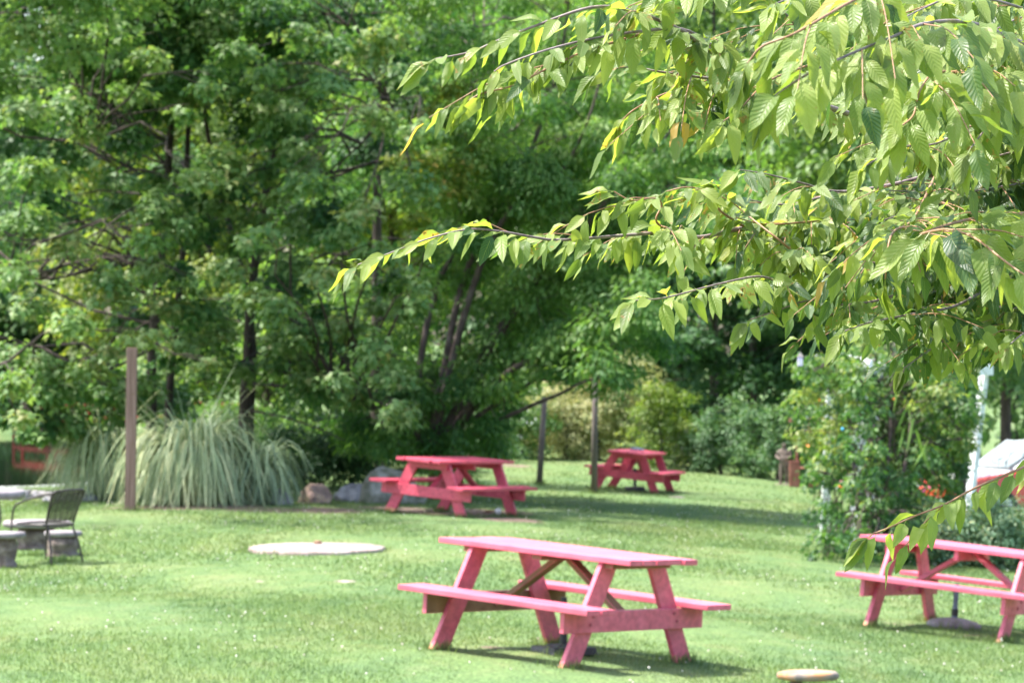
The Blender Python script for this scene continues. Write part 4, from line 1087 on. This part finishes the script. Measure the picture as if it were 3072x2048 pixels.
striped_grass(762, 1516, .54, 1.22, 300, 'sparser greyer striped grass clump next to the boulders', 93, tint=(.0, .6))

# stones edging the pond
r = random.Random(4)
ORD = 'first second third fourth fifth sixth seventh eighth ninth tenth eleventh twelfth'.split()
for i in range(12):
    px = 8 + i * 26 + r.uniform(-6, 6)
    p = on(px, 1492 + r.uniform(-3, 6) + i * .6)
    rock('edging_stone', p - Vector((0, 0, .03)), (r.uniform(.25, .42), r.uniform(.25, .4), r.uniform(.10, .17)), M['boulder_pale'], ORD[i] + ' blue-grey stone from the left in the row edging the near pond bank', 'stone', i + 30, .3, .25, r.uniform(0, 3), 'stones edging the pond')

# ------------------------------------------------------------------ red footbridge on the far bank
bx0, bx1, bd = -13.5, -6.2, 79.6
u = empty('footbridge', ((bx0 + bx1) / 2, bd, gz((bx0 + bx1) / 2, bd + 2)), 'red wooden footbridge with rails across the far side of the pond, mostly hidden by leaves', 'bridge')
u.location.z = WATER_Z
nb = 9
def arch(t): return .22 * math.sin(math.pi * t)
for yy in (-.7, .7):
    pts = [(bx0 - u.location.x + (bx1 - bx0) * t_, yy, .73 + arch(t_)) for t_ in np.linspace(0, 1, 13)]
    pl = [(q[0], q[1], q[2] - .50) for q in pts]
    for nm, path, rad_ in (('handrail', pts, .035), ('side_beam', pl, .05)):
        ob(nm, MB().tube(path, rad_, 8).mesh(nm, M['redpaint'], smooth=False), u)
    for i in range(nb):
        t_ = i / (nb - 1); xx = bx0 - u.location.x + (bx1 - bx0) * t_
        ob('rail_post', MB().box((xx, yy, .22 + arch(t_)), (.07, .07, 1.1)).mesh('rail_post', M['redpaint'], .006), u)
for i in range(28):
    t_ = (i + .5) / 28; xx = bx0 - u.location.x + (bx1 - bx0) * t_
    ob('deck_plank', MB().box((xx, 0, .31 + arch(t_)), (.27, 1.36, .05)).mesh('deck_plank', M['redpaint'], .004), u)

# ------------------------------------------------------------------ vine arbour on the right
AG = empty('arbour', Vector((6.2, 37.5, gz(6.2, 37.5))), 'white timber arbour smothered by the flowering vine, right of the lawn', 'arbour')
A0 = Vector(AG.location)
def arb(name, p, q, w, dpt, mat='white'):
    a, b_ = p - A0, q - A0; dd = b_ - a
    Rm = dd.to_track_quat('Z', 'Y').to_matrix()
    ob(name, MB().box((a + b_) / 2, (w, dpt, dd.length), Rm).mesh(name, M[mat], .005), AG)
pA = on(2896, 1625); pA = Vector((pA.x, pA.y, pA.z)); tA = S(2952, 1120, pA.y + .3)
arb('post', pA, tA, .10, .10)
pB = on(2562, 1668); tB = S(2590, 1130, pB.y + .3); arb('post', pB, tB, .11, .11)
pC = Vector((pA.x - 1.1, pA.y + 2.2, gz(pA.x - 1.1, pA.y + 2.2))); tC = pC + Vector((.15, 0, 2.25)); arb('post', pC, tC, .11, .11)
pD = Vector((pB.x + .1, pB.y + 4.2, gz(pB.x + .1, pB.y + 4.2))); tD = pD + Vector((.1, 0, 2.3)); arb('post', pD, tD, .11, .11)
arb('top_beam', tB + Vector((-.15, -.1, .05)), tA + Vector((.12, .1, .05)), .06, .15)
arb('top_beam', tD + Vector((-.2, 0, .05)), tC + Vector((.3, 0, .05)), .06, .15)
for i in range(7):
    t_ = (i + .3) / 7; a = tB.lerp(tA, t_) + Vector((0, -.15, .15)); b_ = tD.lerp(tC, t_) + Vector((0, .15, .15)); arb('rafter', a, b_, .04, .09)

r = np.random.default_rng(99)
cl = []
def vc(x, y, d, s, tint): cl.append(dclump(x, y, d, s, tint))
for _ in range(150):
    x = r.uniform(1830, 2240); y = r.uniform(800, 1090)
    if ((x - 2035) / 215) ** 2 + ((y - 950) / 165) ** 2 > 1: continue
    vc(x, y, r.uniform(33.5, 38), r.uniform(24, 42), r.uniform(.25, .95))
for _ in range(60):
    x = r.uniform(1850, 2210); y = r.uniform(1040, 1290)
    if abs(x - 2030) > 190 - max(0, y - 1100) * .25: continue
    vc(x, y, r.uniform(34, 38), r.uniform(20, 32), r.uniform(.0, .5))
for _ in range(60): vc(r.uniform(1855, 2120), r.uniform(1080, 1290), r.uniform(32.5, 34.5), r.uniform(18, 30), r.uniform(.1, .6))
for _ in range(22): vc(r.uniform(1830, 1990), r.uniform(810, 930), r.uniform(33, 34.5), r.uniform(22, 34), r.uniform(.4, 1))
for _ in range(10): vc(r.uniform(2150, 2215), r.uniform(900, 1060), r.uniform(36, 37), r.uniform(18, 28), r.uniform(.4, 1))
for _ in range(46): vc(r.uniform(1860, 2225), r.uniform(790, 880), r.uniform(34, 38.5), r.uniform(24, 36), r.uniform(.3, .9))
for _ in range(34): vc(r.uniform(1930, 2020), r.uniform(900, 1290), r.uniform(31.6, 33.0), r.uniform(16, 24), r.uniform(.1, .7))
g = on(2560, 1690)
stems = [([g + Vector((a_, b2, 0)), D(1975 + k * 22, 1200, 33.6), D(1960 + k * 40, 1060, 34.5), D(1950 + k * 50, 900, 35)], .035, .015) for k, (a_, b2) in enumerate(((0, 0), (.15, .3), (.3, 1.2), (.5, 1.8)))]
vine = tree('trumpet_vine', g, 'tall tangled flowering vine heaped over the white arbour', 'vine', 12, stems, cl, 'vine', .080, 3300, T=T_OVAL, tw=.006, K=8, droop=.6, spray=.36, nbranch=.5)
# flowers and pods of the vine
CONE = (np.array([(0, 0, 0), (.25, 1, 0), (.12, 1, .22), (-.12, 1, .22), (-.25, 1, 0), (-.12, 1, -.22), (.12, 1, -.22)]), np.array([(0, 1, 2), (0, 2, 3), (0, 3, 4), (0, 4, 5), (0, 5, 6), (0, 6, 1)]))
def bits(name, pts, mat, size, T, down=.3):
    n = len(pts); P = np.array([tuple(q) for q in pts]) - np.array(tuple(g))
    f = rng.normal(size=(n, 3)); f[:, 2] = f[:, 2] * .4 - down; f[:, 1] -= .4
    for i in range(n):
        V, F, ids = place_template(T, P[i:i + 1], unit(f[i:i + 1]), unit(rng.normal(size=(1, 3))), [size * rng.uniform(.7, 1.2)])
        ob(name, mesh_np(name, V, F, M[mat], rnd=np.full(len(V), rng.random())), vine)
bits('orange_flower', [D(x, y, 33.0) for x, y in ((1884, 918), (1925, 1113), (1930, 1118), (2050, 915), (1980, 975), (1850, 1020))], 'orangeflower', .06, CONE)
bits('pink_flower', [D(x, y, 33.0) for x, y in ((1938, 1103), (2131, 1114), (2126, 1119))], 'pinkflower', .06, CONE)
POD = (np.array([(-.03, 0, 0), (.03, 0, 0), (.035, .5, .02), (-.035, .5, .02), (.0, 1, 0)]), np.array([(0, 1, 2), (0, 2, 3), (3, 2, 4)]))
bits('seed_pod', [D(x, y, 33.2) for x, y in ((2085, 920), (2092, 930), (2098, 960), (2080, 940), (2125, 990), (2132, 1010), (2120, 1020), (1978, 1100), (1990, 1140), (2104, 985), (2060, 880), (2076, 985), (1985, 1150))], 'pod', .42, POD, 4.0)
# hanging lilac and white birdhouse
p = D(1838, 830, 33.2)
u = empty('birdhouse', p, 'tiny lilac and white birdhouse hanging at the upper left of the vine', 'birdhouse')
ob('box', MB().box((0, 0, 0), (.055, .055, .10)).mesh('box', M['lilac'], .004), u)
ob('roof', MB().box((0, 0, .075), (.07, .07, .045), taper=.15).mesh('roof', M['stone'], .003), u)
ob('cord', MB().tube([(0, 0, .09), (.01, .02, .22), (.03, .1, .36)], .002, 5).mesh('cord', M['metal']), u)
p = D(1935, 985, 33.0)
tag(ob('glass_ball', MB().tube([(0, 0, -.02), (0, 0, -.012), (0, 0, 0), (0, 0, .012), (0, 0, .02)], [.006, .017, .02, .017, .006], 10).mesh('glass_ball', simple('sky_blue_glaze', [(.3, (.10, .40, .62)), (.7, (.14, .50, .72))], 6, .15, 0), smooth=True), loc=p), 'tiny sky-blue ball hanging among the vine leaves', 'ornament')

# ------------------------------------------------------------------ statue and red swing frame at the lawn's far right edge
p = on(2352, 1455)
st = empty('statue', p, 'small weathered stone figure standing on the lawn edge left of the vine', 'statue', rot=(0, 0, -.3))
# one skinned figure with a bent arm, standing on a thin foot plate
SKP = [((0, 0, .50), .075), ((0, 0, .60), .085), ((0, 0, .72), .09), ((0, 0, .78), .035), ((.0, -.01, .86), .055), ((0, -.01, .90), .04),
       ((-.10, 0, .73), .04), ((-.17, -.02, .62), .032), ((-.06, -.12, .56), .026),
       ((.10, 0, .73), .04), ((.16, -.02, .62), .032), ((.04, -.13, .58), .026),
       ((-.05, 0, .44), .062), ((-.06, .0, .24), .046), ((-.07, .01, .04), .036), ((-.10, -.07, .02), .028),
       ((.05, 0, .44), .062), ((.055, .02, .24), .046), ((.05, .03, .04), .036), ((.06, -.06, .02), .028)]
SKE = [(0, 1), (1, 2), (2, 3), (3, 4), (4, 5), (2, 6), (6, 7), (7, 8), (2, 9), (9, 10), (10, 11), (0, 12), (12, 13), (13, 14), (14, 15), (0, 16), (16, 17), (17, 18), (18, 19)]
me = bpy.data.meshes.new('figure'); me.from_pydata([q[0] for q in SKP], SKE, []); me.materials.append(M['rough_stone'])
fig = ob('figure', me, st)
sk = fig.modifiers.new('skin', 'SKIN'); fig.modifiers.new('sub', 'SUBSURF').levels = 2; fig.modifiers['sub'].render_levels = 2
for i, q in enumerate(SKP): me.skin_vertices[0].data[i].radius = (q[1], q[1])
me.skin_vertices[0].data[0].use_root = True
ob('foot_plate', MB().box((-.04, -.02, .012), (.34, .26, .03)).mesh('foot_plate', M['rough_stone'], .006), st)
p = on(2440, 1468)
sw = empty('garden_swing', p + Vector((.1, .5, 0)), 'faded red wooden garden seat half hidden behind the vine', 'garden seat', rot=(0, 0, .15))
for i in range(3): ob('side_board', MB().box((-.46 + i * .40, -.05 * i, .30), (.22, .04, .58)).mesh('side_board', M['rustred'], .005), sw)
for i in range(4): ob('upright', MB().box((-.38 + i * .26, .1, .85), (.035, .035, 1.2)).mesh('upright', M['rustred'], .003), sw)
ob('top_rail', MB().box((0, .1, 1.45), (1.1, .05, .09)).mesh('top_rail', M['rustred'], .004), sw)
for i in range(3): ob('seat_slat', MB().box((0, .18 + i * .11, .42), (.95, .09, .03)).mesh('seat_slat', M['rustred'], .003), sw)

# ------------------------------------------------------------------ parked car far right
cx, cd = 9.75, 54.0
car = empty('parked_car', (cx, cd, gz(cx, cd) + .02), 'orange-red and white car parked beyond the hedge, mostly hidden by leaves', 'car', rot=(0, 0, 3.55))
def loft(name, secs, mat, bevel=.03):
    """secs: (x, halfwidth, z0, z1) from nose to tail"""
    V = []; Fc = []
    for x_, w, z0, z1 in secs: V += [(x_, -w, z0), (x_, w, z0), (x_, w * .93, z1), (x_, -w * .93, z1)]
    for i in range(len(secs) - 1):
        k = 4 * i
        for a_, b_ in ((0, 1), (1, 2), (2, 3), (3, 0)): Fc.append((k + a_, k + b_, k + 4 + b_, k + 4 + a_))
    Fc += [(3, 2, 1, 0), tuple(4 * (len(secs) - 1) + q for q in (0, 1, 2, 3))]
    return ob(name, MB().add(V, Fc).mesh(name, mat, bevel, seg=3, smooth=False), car)
loft('body', [(2.15, .72, .40, .62), (2.05, .84, .26, .78), (1.2, .88, .24, .92), (.75, .88, .24, .98), (-1.3, .88, .24, 1.0), (-2.0, .85, .28, .98), (-2.12, .78, .42, .85)], M['carred'])
loft('cabin', [(.95, .74, .97, 1.0), (.25, .72, .97, 1.46), (-1.1, .70, .97, 1.50), (-1.75, .66, .97, 1.05)], M['carwhite'])
loft('hood_panel', [(1.95, .55, .80, .83), (1.2, .62, .92, .945), (.95, .62, .95, .985)], M['carwhite'], .01)
V = [(1.0, -.62, 1.01), (1.0, .62, 1.01), (.30, .60, 1.44), (.30, -.60, 1.44)]
o = ob('windscreen', MB().box((.66, 0, 1.245), (.86, 1.2, .02), Matrix.Rotation(.56, 3, 'Y')).mesh('windscreen', M['glass'], .004), car)
for s in (-1, 1):
    ob('side_window', MB().box((-.45, s * .70, 1.22), (1.3, .03, .30)).mesh('side_window', M['glass'], .006), car)
    ob('headlight', MB().box((2.08, s * .62, .62), (.10, .30, .15)).mesh('headlight', M['lamp'], .03), car)
    ob('wiper', MB().box((.80, s * .25, 1.17), (.5, .02, .015), Matrix.Rotation(.56, 3, 'Y') @ Matrix.Rotation(.7, 3, 'Z')).mesh('wiper', M['black']), car)
    for xx in (1.35, -1.35):
        w_ = ob('wheel', MB().tube([(xx, s * .70, .32), (xx, s * .90, .32)], .32, 24).mesh('wheel', M['tyre'], .01), car)
        ob('rim', MB().tube([(xx, s * .895, .32), (xx, s * .912, .32)], .20, 16).mesh('rim', M['lamp'], .004), w_)
ob('bumper', MB().box((2.14, 0, .40), (.12, 1.5, .16)).mesh('bumper', M['black'], .03), car)

# ------------------------------------------------------------------ the cherry in the foreground
r = np.random.default_rng(123)
def leaf_template(nl=8, arch_=.22, fold=.18, wv=0.0, seed=0):
    rr = np.random.default_rng(seed)
    t = np.linspace(0, 1, nl + 1)
    w = .185 * np.sin(np.clip(t, 0, 1) ** .82 * math.pi) ** .85 * (1 - .30 * t)
    w[0] = .004; w[-1] = .0
    ped = .16
    y = ped + t * (1 - ped)
    zc = -arch_ * t ** 2 + wv * .03 * np.sin(t * 7)
    V, U = [], []
    for i in range(nl + 1):
        ww = w[i] * (1 + .05 * rr.normal())
        wz = fold * ww + .012 * wv * math.sin(i * 2.1 + seed)
        V += [(-ww, y[i], zc[i] + wz), (-ww * .5, y[i] + .004, zc[i] + wz * .35), (0, y[i], zc[i]), (ww * .5, y[i] + .004, zc[i] + wz * .35), (ww, y[i], zc[i] + wz)]
        U += [(0, t[i]), (.25, t[i]), (.5, t[i]), (.75, t[i]), (1, t[i])]
    F = [(5 * i + j, 5 * i + j + 1, 5 * i + 6 + j, 5 * i + 5 + j) for i in range(nl) for j in range(4)]
    # petiole
    b0 = len(V)
    V += [(-.008, 0, .01), (.008, 0, .01), (.006, ped + .02, -.003), (-.006, ped + .02, -.003)]; U += [(.5, 0)] * 4
    F += [(b0, b0 + 1, b0 + 2, b0 + 3)]
    return np.array(V, float), np.array(F), np.array(U, float)
LT = [leaf_template(arch_=a_, fold=f_, wv=w_, seed=s_) for a_, f_, w_, s_ in ((.10, .30, 1, 1), (.22, .22, 1.4, 2), (.34, .35, .8, 3), (.16, .50, 1.2, 4), (.28, .12, 1.6, 5), (.42, .28, 1, 6))]

LTS = [leaf_template(nl=5, arch_=a_, fold=f_, wv=w_, seed=s_) for a_, f_, w_, s_ in ((.10, .30, 1, 1), (.22, .22, 1.4, 2), (.34, .35, .8, 3), (.16, .50, 1.2, 4), (.28, .12, 1.6, 5), (.42, .28, 1, 6))]
CH = empty('cherry_tree', Vector((6.9 * .19 + .9, 8.4, gz(2.2, 8.4))), 'foreground cherry tree whose leafy drooping branches fill the upper right', 'tree')
O = np.array(tuple(CH.location))
LIM = [  # (points in the 2352 px frame with distance), r0, r1, leafiness, dark share
 ([(2500, 650, 8.3), (2352, 560, 8.0), (2150, 400, 7.4), (2010, 290, 6.9), (1840, 225, 6.4), (1700, 160, 6.0), (1608, 101, 5.8), (1556, 66, 5.7), (1451, 26, 5.6), (1357, 18, 5.5), (1230, 60, 5.5), (1148, 92, 5.5), (1080, 120, 5.5), (1000, 136, 5.5)], .022, .0022, 1.0, .05),
 ([(1700, 160, 6.0), (1583, 73, 5.75), (1468, 73, 5.6), (1350, 92, 5.5), (1253, 116, 5.4), (1161, 149, 5.4), (1135, 165, 5.4)], .007, .002, 1.1, .05),
 ([(1468, 80, 5.65), (1340, 120, 5.5), (1249, 162, 5.4), (1179, 197, 5.4), (1110, 214, 5.4), (1075, 232, 5.4)], .005, .002, 1.1, .05),
 ([(1840, 225, 6.4), (1700, 190, 6.1), (1607, 178, 5.9), (1513, 165, 5.8), (1446, 154, 5.8), (1380, 165, 5.8)], .008, .002, 1.0, .05),
 ([(1700, 190, 6.1), (1600, 205, 6.0), (1530, 215, 6.0), (1460, 250, 5.9), (1430, 275, 5.9)], .005, .002, .9, .05),
 ([(2500, 650, 8.3), (2350, 605, 8.0), (2215, 622, 7.8), (2141, 635, 7.6), (1922, 630, 7.2), (1868, 615, 7.1), (1844, 581, 7.05), (1805, 552, 7.0), (1717, 525, 6.9), (1607, 545, 6.8), (1530, 534, 6.7), (1468, 538, 6.6), (1293, 551, 6.45), (1227, 545, 6.4), (1152, 532, 6.35), (1073, 527, 6.3), (976, 551, 6.3), (889, 584, 6.3), (822, 608, 6.3)], .024, .0022, .95, .12),
 ([(1560, 540, 6.7), (1508, 510, 6.6), (1520, 470, 6.6), (1500, 455, 6.55), (1450, 460, 6.5), (1410, 440, 6.5)], .005, .002, 1.0, 0),
 ([(1717, 525, 6.9), (1653, 483, 6.8), (1634, 445, 6.8), (1580, 430, 6.7), (1530, 440, 6.7)], .006, .002, 1.1, .05),
 ([(1922, 630, 7.2), (1824, 622, 7.0), (1805, 649, 6.9), (1741, 635, 6.6), (1644, 654, 6.3), (1531, 683, 6.0), (1460, 690, 5.9)], .009, .002, .8, .05),
 ([(1868, 620, 7.1), (1800, 560, 6.8), (1700, 480, 6.9), (1640, 420, 6.8)], .006, .002, 1.0, .2),
 ([(2352, 100, 5.8), (2234, 54, 5.2), (2127, 54, 5.0), (2044, 88, 4.8), (1971, 117, 4.7), (1873, 161, 4.6), (1800, 205, 4.6), (1770, 230, 4.6)], .007, .0022, 1.0, .05),
 ([(2060, -60, 5.0), (1990, -15, 4.8), (1922, 22, 4.7), (1824, 78, 4.6), (1751, 107, 4.6), (1717, 146, 4.6)], .006, .0022, 1.0, .05),
 ([(2352, 250, 6.0), (2260, 180, 5.6), (2185, 166, 5.3), (2141, 171, 5.2), (2112, 210, 5.1), (2098, 264, 5.05), (2073, 288, 5.0)], .006, .0022, 1.2, .05),
 ([(2150, 400, 7.4), (2100, 500, 6.2), (2053, 532, 5.6), (2039, 576, 5.5), (2034, 640, 5.5)], .006, .0022, 1.2, .15),
 ([(2480, 480, 7.0), (2250, 500, 5.8), (2117, 537, 5.5), (2175, 527, 5.3), (2239, 547, 5.2), (2303, 596, 5.1), (2352, 630, 5.05), (2400, 650, 5.0)], .006, .0022, 1.0, .1),
 ([(2500, 1000, 6.6), (2400, 1045, 6.1), (2352, 1072, 5.9), (2290, 1098, 5.85), (2230, 1125, 5.8), (2170, 1158, 5.75), (2100, 1185, 5.7), (2040, 1212, 5.7), (2005, 1225, 5.7)], .006, .0022, .75, .0),
 ([(2500, 160, 6.6), (2352, 186, 6.2), (2288, 183, 6.0), (2234, 193, 5.9), (2180, 230, 5.8), (2120, 300, 5.7)], .007, .0022, 1.0, .1),
 ([(2010, 290, 6.9), (1980, 200, 6.5), (1920, 130, 6.2), (1866, 93, 6.0), (1800, 30, 5.8), (1740, -30, 5.7)], .010, .004, .9, .1),
 ([(1920, 130, 6.2), (1830, 160, 6.0), (1760, 190, 5.8), (1700, 250, 5.7), (1660, 280, 5.6)], .005, .002, 1.0, .05),
 ([(2400, 330, 7.0), (2300, 270, 6.3), (2230, 290, 6.0), (2150, 330, 5.8), (2060, 340, 5.6), (1990, 380, 5.5)], .007, .002, 1.1, .1),
 ([(2500, 300, 6.6), (2400, 220, 6.0), (2330, 240, 5.6), (2270, 290, 5.4), (2230, 340, 5.3)], .007, .002, 1.1, .1),
 ([(2480, 60, 6.6), (2380, 30, 6.0), (2280, 0, 5.8), (2200, -10, 5.6), (2120, 20, 5.5), (2060, 50, 5.4)], .007, .002, 1.1, .1),
 ([(2480, -60, 6.8), (2300, -80, 6.2), (2150, -60, 5.8), (1950, -50, 5.6), (1850, -20, 5.5), (1780, 10, 5.4)], .008, .002, 1.1, .05),
 ([(1840, -90, 5.9), (1700, -60, 5.7), (1600, -30, 5.6), (1520, -10, 5.6), (1450, 20, 5.6)], .006, .002, 1.1, .05),
 ([(2141, 635, 7.6), (2050, 680, 7.3), (1950, 700, 7.0), (1860, 690, 6.9), (1780, 715, 6.8), (1720, 735, 6.7)], .008, .002, .8, .3),
 ([(2300, 640, 7.8), (2200, 700, 7.2), (2100, 720, 6.8), (2000, 740, 6.5), (1940, 760, 6.4)], .008, .002, .8, .3),
 ([(2500, 700, 7.8), (2400, 740, 7.2), (2352, 765, 6.6), (2320, 790, 6.4)], .007, .002, .9, .2),
 ([(2150, 400, 7.4), (2020, 430, 7.2), (1920, 440, 7.0), (1840, 420, 6.9), (1760, 400, 6.8), (1700, 390, 6.7)], .010, .002, 1.1, .15),
 ([(2020, 430, 7.2), (1900, 450, 7.3), (1800, 470, 7.2), (1700, 455, 7.1)], .007, .002, 1.1, .2),
 ([(1940, 500, 7.3), (1850, 510, 7.0), (1760, 515, 6.9), (1690, 500, 6.8)], .005, .002, 1.0, .1)]
# a tangle of interior limbs towards the right edge, most leaves coloured dark for crown shade
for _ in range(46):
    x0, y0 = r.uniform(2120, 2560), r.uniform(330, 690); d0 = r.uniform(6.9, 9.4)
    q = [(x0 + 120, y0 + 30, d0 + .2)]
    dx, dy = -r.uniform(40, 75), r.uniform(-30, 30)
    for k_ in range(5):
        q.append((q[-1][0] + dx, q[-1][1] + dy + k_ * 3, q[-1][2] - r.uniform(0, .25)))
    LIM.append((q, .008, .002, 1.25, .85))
for _ in range(12):
    x0, y0 = r.uniform(2150, 2450), r.uniform(-30, 330); d0 = r.uniform(6.5, 8.0)
    q = [(x0 + 120, y0 + 20, d0 + .2)]
    for k_ in range(5): q.append((q[-1][0] - r.uniform(35, 65), q[-1][1] + r.uniform(-25, 30), q[-1][2] - r.uniform(0, .2)))
    LIM.append((q, .007, .002, 1.1, .25))

leaves = []     # pos, fwd, nrm, size, dark
tw_paths = []
def leaf_at(pos, tan, side, size, dark, tip=False):
    hang = r.uniform(.05, 1.0)
    f = tan * r.uniform(.3, 1.2) + side * r.uniform(.25, 1.0) + np.array([0, 0, -hang]) + r.normal(size=3) * .22
    if tip: f = tan * 1.2 + side * .35 + np.array([0, 0, -.75]) + r.normal(size=3) * .15
    f = unit(f)
    n_ = np.array([-.25, -.60, 1.0]) + side * .5 + r.normal(size=3) * .42
    leaves.append((pos, f, unit(n_), size, dark))
for pts, r0, r1, leafy, darkp in LIM:
    W = smooth_path([D(*q) for q in pts], 6)
    rad_ = np.geomspace(r0 * .62, r1 * .7, len(W)); near = W[len(W) // 2][1] < 5.3
    thick = r0 > .0085
    ob('limb' if thick else 'twig', tubes_mesh('limb' if thick else 'twig', [(W - O, rad_)], M['cherry_bark'] if r0 > .0065 else M['twig'], 8), CH)
    seg = np.linalg.norm(np.diff(W, axis=0), axis=1); s_ = np.concatenate([[0], np.cumsum(seg)]); L = s_[-1]
    start = .38 * L if r0 > .012 else (.12 * L)
    s = start; sgn = 1
    while s < L:
        pos = np.array([np.interp(s, s_, W[:, k_]) for k_ in range(3)])
        i = min(len(W) - 2, int(np.searchsorted(s_, s)) - 1); tan = unit(W[i + 1] - W[i])
        lat = unit(np.cross(tan, [0, 0, 1.0])); ang = r.uniform(-.7, .7)
        side = sgn * lat * math.cos(ang) + np.array([0, 0, 1]) * math.sin(ang) * .4
        frac = s / L
        # short side twig with its own leaves
        if r.random() < .13 * leafy and frac < .88:
            ln = r.uniform(.08, .28); e = pos + unit(tan * 1.0 + side * .7 + np.array([0, 0, -.25]) + r.normal(size=3) * .15) * ln
            P = np.array([pos, (pos + e) / 2 + np.array([0, 0, .012]), e + np.array([0, 0, -.012])]); P = smooth_path(P, 3)
            tw_paths.append((P - O, np.linspace(.0015, .0009, len(P))))
            t2 = unit(P[-1] - P[0]); l2 = unit(np.cross(t2, [0, 0, 1.0])); nlf = int(3 + ln * (28 if near else 42))
            for k_ in range(nlf):
                q = P[min(len(P) - 1, int((k_ + 1) / nlf * (len(P) - 1)))]
                leaf_at(q, t2, l2 * (1 if k_ % 2 else -1), r.uniform(.075, .115) if near else r.uniform(.050, .090), r.random() < darkp, k_ >= nlf - 2)
        else:
            leaf_at(pos, tan, side, (r.uniform(.090, .142) if near else r.uniform(.052, .100)) * (.85 if frac > .96 else 1), r.random() < darkp)
        s += (r.uniform(.016, .034) if near else r.uniform(.012, .027)) / leafy; sgn = -sgn
    for k_ in range(3):
        leaf_at(W[-1], unit(W[-1] - W[-3]), unit(r.normal(size=3)) * .5, r.uniform(.07, .10), False, True)
ob('twigs', tubes_mesh('twigs', tw_paths, M['twig'], 5), CH)['kind'] = 'stuff'
ob('trunk', tubes_mesh('trunk', [(smooth_path([Vector(tuple(O)), D(2610, 1300, 8.6), D(2560, 900, 8.5), D(2500, 650, 8.3), D(2460, 400, 8.3), D(2480, 100, 8.4), D(2440, -300, 8.5)], 4) - O, np.linspace(.10, .02, 25))], M['cherry_bark'], 12), CH)
# the biggest leaves in view are parts, the others one mesh
def inview(p): return abs(p[0] / p[1]) < .176 and abs((p[2] - CZ) / p[1]) < .118
order = sorted(range(len(leaves)), key=lambda i: -(leaves[i][3] / leaves[i][0][1]) * (1 if inview(leaves[i][0]) else 0))
big = set(order[:300])
lm = {}
for i in order[:300]:
    pos, f, n_, sz, dark = leaves[i]
    key = (int(r.integers(0, 6)), bool(dark))
    if key not in lm:
        V, F, U = LT[key[0]]; lm[key] = mesh_np('leaf', V, F, M['cherry_dark' if dark else 'cherry'], rnd=np.zeros(len(V)), uv=U, smooth=True)
    rr_ = unit(np.cross(f, n_)); uu = np.cross(rr_, f)
    o = ob('leaf', lm[key], CH)
    mt = Matrix((( *(rr_ * sz), pos[0] - O[0]), (*(f * sz), pos[1] - O[1]), (*(uu * sz), pos[2] - O[2]), (0, 0, 0, 1)))
    mt = Matrix([[rr_[k_] * sz, f[k_] * sz, uu[k_] * sz, pos[k_] - O[k_]] for k_ in range(3)] + [[0, 0, 0, 1]])
    o.matrix_local = mt
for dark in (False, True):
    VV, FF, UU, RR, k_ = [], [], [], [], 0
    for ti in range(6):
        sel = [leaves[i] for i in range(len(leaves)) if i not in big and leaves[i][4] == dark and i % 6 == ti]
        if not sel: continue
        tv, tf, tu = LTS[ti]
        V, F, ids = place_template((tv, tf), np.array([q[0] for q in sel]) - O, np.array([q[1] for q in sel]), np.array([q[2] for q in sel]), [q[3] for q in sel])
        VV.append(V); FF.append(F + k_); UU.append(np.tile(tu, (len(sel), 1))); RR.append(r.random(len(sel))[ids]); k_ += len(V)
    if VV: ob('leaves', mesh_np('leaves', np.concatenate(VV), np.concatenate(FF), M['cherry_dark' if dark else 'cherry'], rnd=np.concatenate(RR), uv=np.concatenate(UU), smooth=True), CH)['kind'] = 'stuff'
